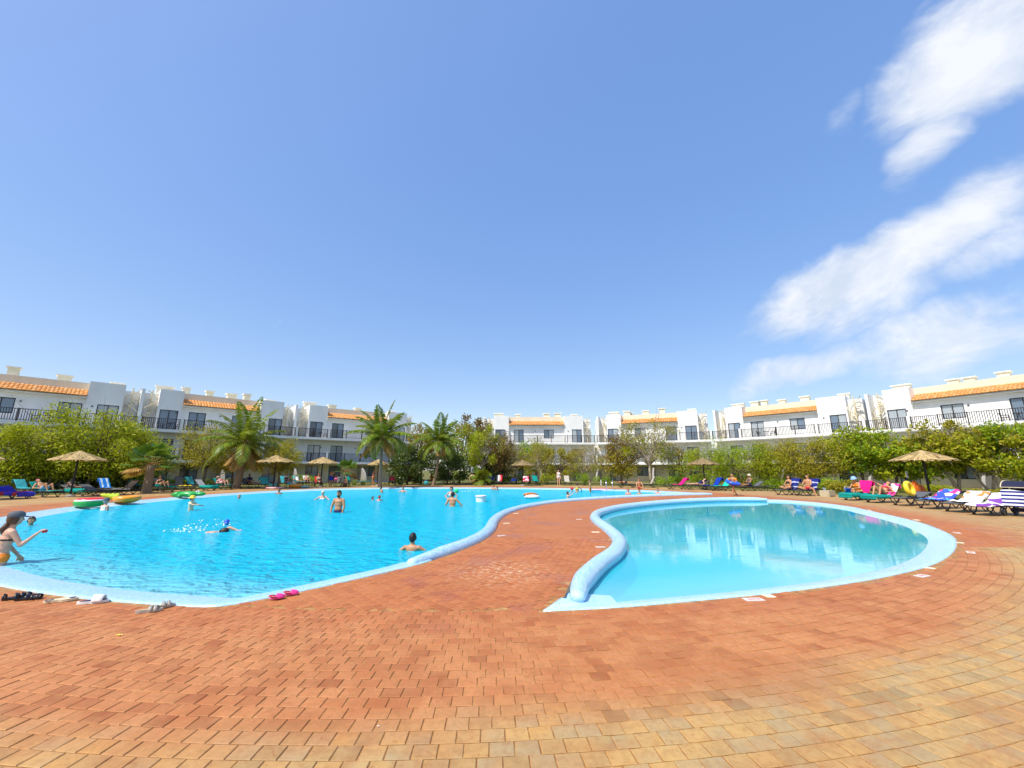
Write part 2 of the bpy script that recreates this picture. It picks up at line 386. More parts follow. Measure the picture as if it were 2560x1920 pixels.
def water(name, tint, scale, strength, dist, stretch, body, turbid):
    m = bpy.data.materials.new(name); m.use_nodes = True; nt = m.node_tree; nt.nodes.clear(); t = NT(nt)
    pos = t.n('ShaderNodeNewGeometry').outputs['Position']
    mp = t.n('ShaderNodeMapping'); t.put(mp.inputs['Vector'], pos); mp.inputs['Scale'].default_value = stretch; mp.inputs['Rotation'].default_value = (0, 0, .15)
    h = t.m('ADD', t.noise(mp.outputs[0], scale, 4, .55, .5), t.m('MULTIPLY', t.noise(mp.outputs[0], scale * 3.1, 3, .5, .4), .35))
    b = t.n('ShaderNodeBump', i_Strength=strength, i_Distance=dist); t.put(b.inputs['Height'], h)
    fr = t.n('ShaderNodeFresnel', i_IOR=1.33); t.put(fr.inputs['Normal'], b.outputs[0])
    tr = t.n('ShaderNodeBsdfTransparent', i_Color=tint)
    df = t.n('ShaderNodeBsdfDiffuse'); t.put(df.inputs['Normal'], b.outputs[0])
    sp = t.n('ShaderNodeSeparateXYZ'); t.put(sp.inputs[0], pos); xx = t.m('ADD', sp.outputs[0], 1.1); yy = t.m('SUBTRACT', sp.outputs[1], 18.2)
    rr = t.m('SQRT', t.m('ADD', t.m('MULTIPLY', xx, xx), t.m('MULTIPLY', yy, yy)))   # shoaling water over pale tiles at the near beach
    sh = t.m('MULTIPLY', t.n('ShaderNodeMapRange', interpolation_type='SMOOTHSTEP', i_0=t.m('ADD', rr, t.m('MULTIPLY', t.noise(mp.outputs[0], 1.2, 4, .6), .5)), i_1=11.5, i_2=13.1).outputs[0], t.n('ShaderNodeMapRange', interpolation_type='SMOOTHSTEP', i_0=sp.outputs[1], i_1=10.5, i_2=6.6).outputs[0])
    bc = t.mix(t.noise(pos, .22, 3, .5), tuple(c * .88 for c in body), body)
    t.put(df.inputs['Color'], t.mix(t.m('MULTIPLY', sh, .55), bc, (.40, .80, .88)))
    bd = t.n('ShaderNodeMixShader', i_0=turbid); t.L.new(tr.outputs[0], bd.inputs[1]); t.L.new(df.outputs[0], bd.inputs[2]); tr = bd
    gl = t.n('ShaderNodeBsdfGlossy', i_Roughness=.04); t.put(gl.inputs['Normal'], b.outputs[0]); gl.inputs['Color'].default_value = (.80, .93, 1, 1)
    mx = t.n('ShaderNodeMixShader'); t.put(mx.inputs[0], fr.outputs[0]); t.L.new(tr.outputs[0], mx.inputs[1]); t.L.new(gl.outputs[0], mx.inputs[2])
    o = t.n('ShaderNodeOutputMaterial'); t.L.new(mx.outputs[0], o.inputs[0]); MATS[name] = m
water('water_main', (.55, .96, .99, 1), 2.2, .9, .28, (1, 1.7, 1), (.0, .62, .86), .8); water('water_small', (.66, .93, .98, 1), .9, .10, .03, (1, 1.4, 1), (.04, .68, .80), .58)
def stucco(name, col):
    m, t, p = principled(name, col, .85, .15)
    pos = t.n('ShaderNodeNewGeometry').outputs['Position']
    mp = t.n('ShaderNodeMapping'); t.put(mp.inputs['Vector'], pos); mp.inputs['Scale'].default_value = (1, 1, .25)
    st = t.ramp(t.noise(mp.outputs[0], 1.2, 6, .65), [(.35, tuple(c * .90 for c in col)), (.65, col)])
    t.put(p.inputs['Base Color'], st)
    b = t.n('ShaderNodeBump', i_Strength=.2, i_Distance=.01); t.put(b.inputs['Height'], t.noise(pos, 25, 4)); t.put(p.inputs['Normal'], b.outputs[0])
stucco('stucco_white', (.88, .87, .83)); stucco('stucco_cream', (.74, .65, .46)); stucco('stucco_chimney', (.80, .73, .56))
plain('rail_brown', (.028, .014, .012), .45, .2); plain('frame_brown', (.022, .017, .016), .4, .2)
plain('metal_white', (.78, .76, .70), .4, .08)
def tile_mat():
    m, t, p = principled('roof_tile', (.6, .25, .07), .75, .2)
    isl = t.n('ShaderNodeNewGeometry').outputs['Random Per Island']; pos = t.n('ShaderNodeNewGeometry').outputs['Position']
    c = t.ramp(isl, [(0, (.66, .28, .08)), (.4, (.80, .37, .11)), (.75, (.76, .42, .17)), (1, (.60, .25, .08))])
    t.put(p.inputs['Base Color'], t.mix(t.m('MULTIPLY', t.noise(pos, 6, 5, .6), .35), c, (.5, .30, .14)))
tile_mat()
def glass(name, col, rough=.06):
    m, t, p = principled(name, col, rough, .8); p.inputs['Coat Weight'].default_value = .6; p.inputs['Coat Roughness'].default_value = .03
    co = t.n('ShaderNodeTexCoord').outputs['Object']
    wv = t.n('ShaderNodeTexWave', i_Scale=3.0, i_Distortion=2.0, i_Detail=2.0); t.put(wv.inputs['Vector'], co)
    t.put(p.inputs['Base Color'], t.mix(t.m('MULTIPLY', wv.outputs[1], .5), col, tuple(c * .55 for c in col)))
glass('glass_dark', (.06, .08, .10)); glass('glass_curtain', (.42, .46, .48)); glass('glass_blue', (.15, .21, .28))
def soil():
    m, t, p = principled('soil', (.2, .15, .08), .9, .1)
    pos = t.n('ShaderNodeNewGeometry').outputs['Position']
    a = t.ramp(t.noise(pos, .8, 6, .65), [(.3, (.10, .11, .025)), (.5, (.16, .16, .04)), (.7, (.26, .19, .09))])
    t.put(p.inputs['Base Color'], t.mix(t.m('MULTIPLY', t.noise(pos, 14, 5, .6), .5), a, (.09, .085, .03)))
soil()

# ------------------------------------------------------------------ outlines
def spline(pts, step=.16, closed=False):
    P = [Vector((*p, 0)) if len(p) == 2 else Vector(p) for p in pts]; out = []; n = len(P)
    for i in range(n if closed else n - 1):
        g = (lambda k: P[k % n]) if closed else (lambda k: P[max(0, min(n - 1, k))])
        p0, p1, p2, p3 = g(i - 1), g(i), g(i + 1), g(i + 2); m = max(2, int((p2 - p1).length / step))
        for j in range(m):
            t = j / m
            out.append(.5 * ((2 * p1) + (p2 - p0) * t + (2 * p0 - 5 * p1 + 4 * p2 - p3) * t * t + (3 * p1 - p0 - 3 * p2 + p3) * t ** 3))
    if not closed: out.append(P[-1].copy())
    return out
MAIN_SHORE = spline([(13.3, 27.4), (13.3, 28.6), (12.6, 30.8), (10.2, 33.8), (6.2, 36.4), (1.8, 37.9), (-2, 38.6), (-5.8, 38.9), (-9.5, 38.7), (-13.3, 37.8), (-16.8, 35.4), (-19, 32),
    (-19.9, 29), (-20.2, 26.3), (-20.1, 22.6), (-19.7, 19.2), (-18.9, 16.8), (-17.3, 14.0), (-14.5, 10.7), (-11.2, 8.1), (-8.7, 6.75), (-7.07, 6.05), (-5.52, 5.56), (-4.6, 5.36), (-3.9, 5.24), (-3.5, 5.25), (-3.2, 5.48), (-2.68, 6.03), (-2.0, 6.9)])
MAIN_TUBE = spline([(-2.0, 6.9), (-1.6, 7.45), (-1.15, 8.4), (-.8, 9.35), (-.56, 10.4), (-.44, 11.6), (-.42, 13.0), (-.31, 14.4), (.02, 16.1), (.85, 18.4), (2.5, 21.0), (5.2, 23.5), (8.6, 25.6), (11.2, 26.7), (13.3, 27.4)])
KID_TUBE = spline([(.69, 5.66), (.82, 6.2), (1.05, 6.8), (1.4, 7.55), (1.8, 8.3), (2.1, 9.05), (2.32, 9.9), (2.45, 11.3), (2.52, 13.2), (2.72, 14.6), (3.2, 16.0), (4.2, 17.7), (5.4, 19.1), (7.0, 20.5), (8.6, 21.6), (10.4, 22.5), (12.2, 22.95), (13.9, 22.9)])
KID_SHORE = spline([(13.9, 22.9), (14.5, 22.7), (15.0, 22.0), (15.3, 20.4), (15.0, 18.4), (14.34, 16.8), (12.9, 13.5), (11.88, 11.8), (10.84, 10.4), (9.59, 9.17), (8.28, 8.1), (7.04, 7.27), (5.65, 6.57), (4.39, 6.07), (3.2, 5.69), (2.0, 5.38), (1.24, 5.2), (.36, 5.07)]) + [Vector((.36, 5.07, 0)).lerp(Vector((.69, 5.66, 0)), f) for f in (.2, .4, .6, .8, 1.0)]
MAIN_OUT = MAIN_SHORE[:-1] + MAIN_TUBE[:-1]
KID_OUT = KID_TUBE[:-1] + KID_SHORE[:-1]
def area(P): return .5 * sum(a.x * b.y - b.x * a.y for a, b in zip(P, P[1:] + P[:1]))
def np_poly(P): return np.array([(p.x, p.y) for p in P])
MAIN_NP, KID_NP = np_poly(MAIN_OUT), np_poly(KID_OUT)
def inside(pts, poly):
    x, y = pts[:, 0][:, None], pts[:, 1][:, None]; x1, y1 = poly[:, 0][None], poly[:, 1][None]; q = np.roll(poly, -1, 0); x2, y2 = q[:, 0][None], q[:, 1][None]
    cr = ((y1 > y) != (y2 > y)) & (x < (x2 - x1) * (y - y1) / (y2 - y1 + 1e-12) + x1)
    return cr.sum(1) % 2 == 1
def flat_poly(name, outer, holes, z, mat, parent=None, kind=None):
    polys = [[Vector((p.x, p.y, 0)) for p in outer]] + [[Vector((p.x, p.y, 0)) for p in h] for h in holes]
    tris = tessellate_polygon(polys); pts = [p for P in polys for p in P]
    mb = MB(); fs = []
    for a, b, c in tris:
        A, B, C = pts[a], pts[b], pts[c]
        fs.append((a, b, c) if (B - A).cross(C - A).z > 0 else (a, c, b))
    mb.add([(p.x, p.y, z) for p in pts], fs)
    return mb.build(name, mat, parent, kind=kind)
def inward(path, poly):
    """unit normals of an open polyline pointing into the polygon"""
    N = []
    for i, p in enumerate(path):
        t = path[min(i + 2, len(path) - 1)] - path[max(i - 2, 0)]; n = Vector((-t.y, t.x, 0)).normalized(); N.append(n)
    k = len(path) // 2; q = path[k] + N[k] * .3
    if not inside(np.array([[q.x, q.y]]), poly)[0]: N = [-n for n in N]
    for _ in range(4):
        N = [N[0]] + [(N[i - 1] + N[i] * 2 + N[i + 1]).normalized() for i in range(1, len(N) - 1)] + [N[-1]]
    return N
def strip(path, poly, prof, name, mat, parent, kind=None):
    N = inward(path, poly); mb = MB(); m = len(prof); s = 0; acc = [0]
    for (d0, z0), (d1, z1) in zip(prof, prof[1:]): acc.append(acc[-1] + math.hypot(d1 - d0, z1 - z0))
    for i, p in enumerate(path):
        if i: s += (p - path[i - 1]).length
        for (d, z), a in zip(prof, acc):
            q = p + N[i] * d; mb.v.append((q.x, q.y, z)); mb.uv.append((s, a))
    up = (N[0].cross(path[1] - path[0])).z < 0
    for i in range(len(path) - 1):
        for j in range(m - 1):
            a = i * m + j; f = (a, a + m, a + m + 1, a + 1); mb.f.append(f if up else f[::-1])
    return mb.build(name, mat, parent, smooth=True, kind=kind)

# ------------------------------------------------------------------ ground, deck
def ell(cx, cy, rx, ryf, ryb, n=120):
    return [Vector((cx + rx * math.cos(a), cy + (ryf if math.sin(a) > 0 else ryb) * math.sin(a), 0)) for a in [2 * PI * i / n for i in range(n)]]
DECK = ell(-4.2, 22, 26.5, 23.6, 42)
DECK_IN = ell(-4.2, 22, 26.2, 23.3, 41.5)
BIG = [Vector((math.cos(a) * 900, math.sin(a) * 900, 0)) for a in [2 * PI * i / 64 for i in range(64)]]
flat_poly('ground', BIG, [DECK_IN], -.03, 'soil', kind='structure')
deck = flat_poly('pool_deck', DECK, [MAIN_OUT, KID_OUT], 0.0, 'paving_far', kind='structure')
# ------------------------------------------------------------------ pools
main_basin = flat_poly('swimming_pool', MAIN_OUT, [], -1.06, 'basin_main', kind='structure')
strip(MAIN_SHORE + MAIN_TUBE[1:7], MAIN_NP, [(-.0, -.06), (0, .014), (.05, .016), (.5, -.062), (.78, -.115), (1.3, -.22), (2.2, -.42)], 'beach_edge', 'mosaic_beach', main_basin)
strip(MAIN_SHORE, MAIN_NP, [(2.2, -.42), (2.3, -.6), (2.35, -1.07)], 'pool_wall', 'basin_main', main_basin)
kid_basin = flat_poly('paddling_pool', KID_OUT, [], -.52, 'basin_small', kind='structure')
_ke = max(i for i, p in enumerate(KID_SHORE) if p.y < 5.6 and p.x > .55) + 1
strip(KID_SHORE[:_ke], KID_NP, [(0, -.06), (0, .014), (.05, .016), (.45, -.08), (1.1, -.22), (1.16, -.53)], 'beach_edge', 'mosaic_beach', kid_basin)
_tp = MB(); _pp = [(-.1, 4.98), (.36, 5.055), (1.3, 5.20), (1.35, 5.95), (.8, 6.1), (.2, 5.9)]
_tp.add([(x, y, -.003 - .10 * max(0, y - 5.2) * max(0, min(1, (x - .3) / .6))) for x, y in _pp], [tuple(range(6))], _pp).build('beach_corner', 'mosaic_beach', kid_basin)
def coping(path, poly, parent, r=.165, ends=(True, True), wall=-1.07):
    N = inward(path, poly); C = [p + n * r for p, n in zip(path, N)]; mb = MB(); n = 20; s = 0
    T = [(C[min(i + 1, len(C) - 1)] - C[max(i - 1, 0)]).normalized() for i in range(len(C))]
    rows = []
    if ends[0]: rows += [(C[0] - T[0] * r * .62 * math.sin(b), r * .62 * math.cos(b), T[0], N[0], -r * b) for b in (1.57, 1.2, .9, .6, .3)]
    for i in range(len(C)):
        if i: s += (C[i] - C[i - 1]).length
        rows.append((C[i], r * min(1.0, .62 + .38 * min(i, len(C) - 1 - i) / 5), T[i], N[i], s))
    if ends[1]: rows += [(C[-1] + T[-1] * r * .62 * math.sin(b), r * .62 * math.cos(b), T[-1], N[-1], s + r * b) for b in (.3, .6, .9, 1.2, 1.57)]
    for p, rr, t, nn, ss in rows:
        for k in range(n + 1):
            a = 2 * PI * k / n; q = p + nn * math.cos(a) * rr; mb.v.append((q.x, q.y, .004 + math.sin(a) * rr * .85)); mb.uv.append((ss, a * r))
    for i in range(len(rows) - 1):
        for k in range(n):
            a = i * (n + 1) + k; mb.f.append((a, a + 1, a + n + 2, a + n + 1))
    o = mb.build('mosaic_coping', 'mosaic_coping', parent, smooth=True)
    bm = bmesh.new(); bm.from_mesh(o.data); bmesh.ops.recalc_face_normals(bm, faces=bm.faces); bm.to_mesh(o.data); bm.free()
    strip(path, poly, [(r * 1.5, .0), (r * 1.5, wall)], 'pool_wall', 'mosaic_beach', parent)
coping(MAIN_TUBE[4:], MAIN_NP, main_basin); coping(KID_TUBE, KID_NP, kid_basin, wall=-.53)
_k0 = next(i for i, p in enumerate(KID_TUBE) if p.y > 13.2)
strip(KID_TUBE[_k0:], KID_NP, [(.2, -.30), (.95, -.30), (.97, -.53)], 'underwater_step', 'mosaic_beach', kid_basin)
tag(flat_poly('pool_water', MAIN_OUT, [], -.10, 'water_main', kind='structure'), 'rippled turquoise water of the big pool', 'water')
tag(flat_poly('paddling_pool_water', KID_OUT, [], -.085, 'water_small', kind='structure'), 'still pale blue water of the small pool', 'water')

# ------------------------------------------------------------------ paving bricks
CX, CY = -1.1, 18.2
def brick_mesh(w, d, seed, h=.0045):
    r = random.Random(seed); mb = MB(); j = lambda s: r.uniform(-s, s); b = .0045
    lo = [(-w / 2 + j(.002), -d / 2 + j(.002)), (w / 2 + j(.002), -d / 2 + j(.002)), (w / 2 + j(.002), d / 2 + j(.002)), (-w / 2 + j(.002), d / 2 + j(.002))]
    hi = [(x - math.copysign(b, x), y - math.copysign(b, y)) for x, y in lo]
    mb.add([(x, y, .0) for x, y in lo] + [(x, y, h + j(.0012)) for x, y in hi] + [(j(.01), j(.01), h + .001)],
           [(0, 1, 5, 4), (1, 2, 6, 5), (2, 3, 7, 6), (3, 0, 4, 7), (4, 5, 8), (5, 6, 8), (6, 7, 8), (7, 4, 8)])
    return mb
PITCH, BW, R0 = .128, .149, 13.13
BRICKS = []
r_ = random.Random(3)
for i in range(46):
    r = R0 + (i + .5) * PITCH; da = BW / r; off = (i % 2) * .5 * da + r_.uniform(-.15, .15) * da
    n0, n1 = int(-1.15 / da), int(1.25 / da)
    for k in range(n0, n1):
        a = k * da + off   # angle from -y axis
        BRICKS.append((CX + r * math.sin(a), CY - r * math.cos(a), a, BW - .006, PITCH - .006))
# herringbone-like diagonal bond between the pools
ca, sa = math.cos(math.radians(-47)), math.sin(math.radians(-47))
for i in range(-60, 60):
    for k in range(-45, 45):
        u = (k + .5 * (i % 2)) * BW; v = i * PITCH
        x = -.2 + u * ca - v * sa; y = 7.5 + u * sa + v * ca
        if math.hypot(x - CX, y - CY) < R0 - .045 and y < 10.2 and -4 < x < 3.2: BRICKS.append((x, y, math.radians(-47), BW - .006, PITCH - .006))
BRICKS = np.array(BRICKS)
pc = BRICKS[:, :2]
keep = ~inside(pc, MAIN_NP) & ~inside(pc, KID_NP)
big = np.concatenate([MAIN_NP, KID_NP])
dmin = np.array([np.min(np.hypot(big[:, 0] - x, big[:, 1] - y)) if k else 0 for (x, y), k in zip(pc, keep)])
keep &= dmin > .085
BRICKS = BRICKS[keep]
# the 300 that show largest become parts of their own
dep = BRICKS[:, 1] * _c - EYE * _s; uu = 1280 + 1000 * BRICKS[:, 0] / np.maximum(dep, .1); vv = 960 + 1000 * (BRICKS[:, 1] * _s + EYE * _c) / np.maximum(dep, .1)
vis = (dep > .3) & (uu > -20) & (uu < 2580) & (vv < 1935)
order = np.argsort(np.where(vis, np.hypot(BRICKS[:, 0], BRICKS[:, 1]), 1e9))
sel = set(order[:300].tolist())
variants = []
for s_ in range(6):
    o_ = brick_mesh(BW - .006, PITCH - .006, s_); me = bpy.data.meshes.new('brick'); me.from_pydata(o_.v, [], o_.f); me.materials.append(MATS['paving_brick']); variants.append(me)
for i in sorted(sel):
    x, y, a, bw, bd = BRICKS[i]
    o = link('brick', variants[i % 6], None, deck); o.location = (x, y, .002); o.rotation_euler = (r_.uniform(-.008, .008), r_.uniform(-.008, .008), a + r_.uniform(-.012, .012))
proto = [np.array(brick_mesh(BW - .006, PITCH - .006, s_).v) for s_ in range(12)]
pf = np.array(brick_mesh(1, 1, 0).f[:4]); pt = np.array(brick_mesh(1, 1, 0).f[4:])
V = []; Fq = []; n = 0
for i, (x, y, a, bw, bd) in enumerate(BRICKS):
    if i in sel: continue
    p = proto[i % 12]; c2, s2 = math.cos(a), math.sin(a); jz = ((i * 7919) % 13 - 6) * .00025
    V.append(np.stack([x + p[:, 0] * c2 - p[:, 1] * s2, y + p[:, 0] * s2 + p[:, 1] * c2, p[:, 2] + .001 + jz], 1))
    n += 1
Vall = np.concatenate(V); mb = MB(); mb.v = Vall.tolist(); F = []
for i in range(n):
    o = i * 9
    F += [(o, o + 1, o + 5, o + 4), (o + 1, o + 2, o + 6, o + 5), (o + 2, o + 3, o + 7, o + 6), (o + 3, o, o + 4, o + 7), (o + 4, o + 5, o + 8), (o + 5, o + 6, o + 8), (o + 6, o + 7, o + 8), (o + 7, o + 4, o + 8)]
mb.f = F; mb.build('brick_paving', 'paving_brick', deck, kind='stuff')
# ------------------------------------------------------------------ apartment buildings
Z1, Z2 = 2.65, 5.75          # slab tops
BOXTOP, PARA = 10.15, 10.14
def wall_open(mb, x0, x1, z0, z1, y0, y1, ops):
    """wall slab with rectangular openings (xa, xb, za, zb)"""
    xs = sorted({x0, x1, *[o[0] for o in ops], *[o[1] for o in ops]})
    for a, b in zip(xs, xs[1:]):
        if b - a < 1e-6: continue
        cut = sorted((o[2], o[3]) for o in ops if o[0] <= a + 1e-6 and o[1] >= b - 1e-6); z = z0
        for za, zb in cut:
            if za > z + 1e-6: mb.box(a, b, y0, y1, z, za)
            z = zb
        if z < z1 - 1e-6: mb.box(a, b, y0, y1, z, z1)
def opening(parent, name, xa, xb, za, zb, y, mats, panes=2):
    """dark framed sliding door or window with its panes"""
    f = MB(); t = .07
    f.box(xa, xa + t, y + .05, y + .16, za, zb); f.box(xb - t, xb, y + .05, y + .16, za, zb)
    f.box(xa + t, xb - t, y + .05, y + .16, zb - t, zb); f.box(xa + t, xb - t, y + .05, y + .16, za, za + t)
    if panes == 2: f.box((xa + xb) / 2 - t / 2, (xa + xb) / 2 + t / 2, y + .055, y + .155, za + t, zb - t)
    fo = f.build(name, 'frame_brown', parent)
    w_ = (xb - xa) / panes
    for i in range(panes):
        MB().box(xa + i * w_ + .02, xa + (i + 1) * w_ - .02, y + .10, y + .115, za + .02, zb - .02).build('pane', mats[i % len(mats)], fo)
def railing(parent, x0, x1, z, y=0.06):
    o = MB(); h = 1.12
    o.box(x0, x1, y - .03, y + .03, z + h - .05, z + h); o.box(x0, x1, y - .02, y + .02, z + .1, z + .14)
    n = max(1, round((x1 - x0) / 2.1))
    for i in range(n + 1):
        x = x0 + (x1 - x0) * i / n; x = min(max(x, x0 + .04), x1 - .04); o.box(x - .04, x + .04, y - .035, y + .035, z, z + h + .04)
    ro = o.build('railing', 'rail_brown', parent)
    b = MB(); k = int((x1 - x0) / .15)
    for i in range(1, k):
        x = x0 + (x1 - x0) * i / k; b.box(x - .021, x + .021, y - .016, y + .016, z + .14, z + h - .05)
    b.build('baluster', 'rail_brown', ro, kind='stuff')
def tiles(parent, x0, x1, y0, z0, y1, z1):
    mb = MB(); n = int((x1 - x0) / .27); pw = (x1 - x0) / n; L = math.hypot(y1 - y0, z1 - z0); rows = 4
    d = Vector((0, y1 - y0, z1 - z0)).normalized(); nrm = Vector((0, -d.z, d.y)); r = random.Random(int(x0 * 7 + x1))
    seg = L / rows
    for i in range(n):
        for j in range(rows):
            o = len(mb.v); base = Vector((x0 + (i + .5) * pw, y0, z0)) + d * (j * seg) + nrm * (.02 + r.uniform(-.006, .006))
            for e, (rr, lift) in enumerate(((pw * .56, .035), (pw * .47, .0))):
                q = base + d * (e * (seg + .05)) + nrm * lift
                for k in range(7):
                    a = PI * k / 6; mb.v.append(tuple(q + Vector((math.cos(a) * rr, 0, 0)) + nrm * (math.sin(a) * rr * .75)))
            for k in range(6): mb.f.append((o + k, o + k + 1, o + 8 + k, o + 7 + k))
            mb.f.append(tuple(o + k for k in range(7)))
    mb.build('roof_tile', 'roof_tile', parent, kind='stuff')
def chimney(parent, x, y, w_, h, z=9.6, d=None):
    d = d or w_; m = MB(); m.box(x - w_ / 2, x + w_ / 2, y - d / 2, y + d / 2, z, z + h); c = m.build('chimney', 'stucco_chimney', parent)
    MB().box(x - w_ / 2 - .13, x + w_ / 2 + .13, y - d / 2 - .13, y + d / 2 + .13, z + h, z + h + .1).build('cap', 'stucco_white', c)
def spiral(parent, x, y, flip=1):
    p = MB(); p.tube([(x, y, Z2), (x, y, 10.0)], .055, 8); so_ = p.build('spiral_stair', 'metal_cream', parent)
    t = MB(); n = 15; R = .66
    for i in range(n):
        a0 = flip * (i * 2 * PI * 1.15 / n) + 1.0; a1 = a0 + flip * .46; z = Z2 + .22 * (i + 1)
        pts = [Vector((x, y, z)), Vector((x + R * math.cos(a0), y + R * math.sin(a0), z)), Vector((x + R * math.cos(a1), y + R * math.sin(a1), z))]
        t.add(pts + [q - Vector((0, 0, .06)) for q in pts], [(0, 1, 2), (3, 5, 4), (0, 3, 4, 1), (1, 4, 5, 2), (2, 5, 3, 0)])
    t.build('tread', 'metal_cream', so_, kind='stuff')
    h = MB(); hp = []
    for i in range(40):
        f = i / 39; a = flip * f * 2 * PI * 1.15 + 1.2; hp.append((x + R * math.cos(a), y + R * math.sin(a), Z2 + .95 + f * 3.35))
    h.tube(hp, .04, 6)
    for i in range(0, 40, 4): h.tube([hp[i], (hp[i][0], hp[i][1], hp[i][2] - .9)], .014, 5)
    h.build('handrail', 'metal_cream', so_)
def block(P0, P1, label, seed, mods=None):
    mods = mods or {}; r = random.Random(seed)
    P0, P1 = Vector((*P0, 0)), Vector((*P1, 0)); W = (P1 - P0).length; d = P1 - P0
    root = empty('apartment_block', P0, math.atan2(d.y, d.x), label, 'building', 'white apartment blocks round the pool')
    X = lambda f: f * W
    bx = [(X(.09), X(.228)), (X(.738), X(.91))]; tl = (X(.228), X(.738))
    doorw = 1.55
    doors_u = [(X(.105), X(.105) + doorw), (X(.275), X(.275) + doorw), (X(.805), X(.805) + doorw)]
    win_u = (X(.55), X(.55) + 1.6)
    if mods.get('flip'): doors_u = [(W - b, W - a) for a, b in reversed(doors_u)]; win_u = (W - win_u[1], W - win_u[0])
    gl = lambda: r.choice([('glass_curtain', 'glass_blue'), ('glass_blue', 'glass_curtain'), ('glass_curtain', 'glass_curtain'), ('glass_dark', 'glass_blue'), ('glass_blue', 'glass_blue')])
    # ---- lower two floors
    low = MB(); ops0 = [(a, b, .0, 2.15) for a, b in doors_u] + [(win_u[0], win_u[1], .75, 2.1)]
    ops1 = [(a, b, Z1, Z1 + 2.2) for a, b in doors_u] + [(win_u[0], win_u[1], Z1 + .75, Z1 + 2.2)]
    m = MB(); wall_open(m, 0, W, -.3, Z1 - .28, 1.7, 1.95, ops0); m.build('ground_floor_wall', 'stucco_cream', root)
    m = MB(); wall_open(m, 0, W, Z1 - .28, Z2 - .28, 1.7, 1.95, ops1); m.build('first_floor_wall', 'stucco_white', root)
    m = MB(); m.box(0, W, 1.95, 11, -.3, Z2 - .29); m.build('core', 'stucco_white', root)
    # ---- top floor
    for i, (a, b) in enumerate(bx):
        dr = doors_u[0] if i == 0 else doors_u[2]; m = MB()
        wall_open(m, a, b, Z2 - .28, BOXTOP, 1.7, 1.95, [(dr[0], dr[1], Z2, Z2 + 2.2)])
        m.box(a, b, 1.951, 4.6, Z2 - .28, BOXTOP - .002)
        m.build('corner_wall', 'stucco_white', root)
    m = MB(); wall_open(m, tl[0], tl[1], Z2 - .28, 8.62, 2.05, 2.3, [(doors_u[1][0], doors_u[1][1], Z2, Z2 + 2.2), (win_u[0], win_u[1], Z2 + .8, Z2 + 2.2)])
    m.box(tl[0], tl[1], 2.301, 3.1, Z2 - .28, 8.6); m.build('top_floor_wall', 'stucco_white', root)
    MB().box(tl[0], tl[1], 3.101, 8.5, Z2 - .28, PARA).build('parapet', 'stucco_chimney', root)
    # stair bays and party walls
    for q in ((.16, X(.09), 3.05, 8.5, Z2 - .28, 9.75), (X(.91), W - .16, 3.05, 8.5, Z2 - .28, 9.75)): MB().box(*q).build('stair_bay_wall', 'stucco_white', root)
    MB().box(-.14, .14, 1.75, 6.0, Z2 - .28, 10.0).build('party_wall', 'stucco_white', root)
    for q in bx: MB().box(q[0], q[1], 4.601, 8.5, Z2 - .28, 10.1).build('rear_wall', 'stucco_white', root)
    spiral(root, X(.05), 2.25, 1); spiral(root, X(.95), 2.25, -1)
    # rounded piers closing the wedge between neighbouring blocks
    MB().lathe([(.85, -.3), (.85, Z2 - .3)], 20, (0, 2.66, 0)).build('corner_pier', 'stucco_white', root); MB().lathe([(.9, Z2 - .29), (.9, 9.7), (0, 9.7)], 20, (0, 4.2, 0)).build('corner_pier', 'stucco_white', root)
    # eave and tiled lean-to roof
    MB().box(tl[0] + .002, tl[1] - .002, 1.62, 2.06, 8.46, 8.6).build('eave', 'stucco_white', root)
    tiles(root, tl[0] + .02, tl[1] - .02, 1.48, 8.58, 3.1, 9.36)
    # slabs
    for z in (Z1, Z2):
        s_ = MB(); s_.box(0.001, W - .001, 0, 1.699, z - .28, z).build('balcony_slab', 'stucco_white', root)
    # openings
    for a, b in doors_u:
        opening(root, 'balcony_door', a, b, .0, 2.15, 1.7, gl()); opening(root, 'balcony_door', a, b, Z1, Z1 + 2.2, 1.7, gl())
    opening(root, 'window', *win_u, .75, 2.1, 1.7, gl()); opening(root, 'window', *win_u, Z1 + .75, Z1 + 2.2, 1.7, gl())
    opening(root, 'balcony_door', *doors_u[0], Z2, Z2 + 2.2, 1.7, gl()); opening(root, 'balcony_door', *doors_u[2], Z2, Z2 + 2.2, 1.7, gl())
    opening(root, 'balcony_door', *doors_u[1], Z2, Z2 + 2.2, 2.05, gl()); opening(root, 'window', *win_u, Z2 + .8, Z2 + 2.2, 2.05, gl())
    # railings and pillars
    px_ = [0.0, X(.228), X(.738), W]
    for z in (Z1, Z2):
        for i, x in enumerate(px_):
            MB().box(x - .14 if i else .002, x + .14 if i < 3 else W - .002, -.01, .22, z, z + 1.22).build('pillar', 'stucco_white', root)
        for a, b in zip(px_, px_[1:]): railing(root, a + .15, b - .15, z)
    # chimneys
    chimney(root, X(.13), 5.4, 1.5, .85, 10.1, .7); chimney(root, X(.87), 6.2, 1.0, .75, 10.1, .8)
    for f in mods.get('chim', (.30, .40, .56, .68)):
        chimney(root, X(f) + r.uniform(-.3, .3), 4.2 + r.uniform(0, 1.5), r.choice((.7, .8, .95)), r.choice((.5, .66, .82)), PARA)
    # wall lamps
    for x in (X(.20), X(.47), X(.77)):
        for z in (Z1 + 1.9, Z2 + 1.95):
            yy = 2.05 if (z > Z2 and tl[0] < x < tl[1]) else 1.7
            MB().ball((x, yy - .05, z), (.09, .07, .06), 8, 5).build('wall_lamp', 'frame_brown', root)
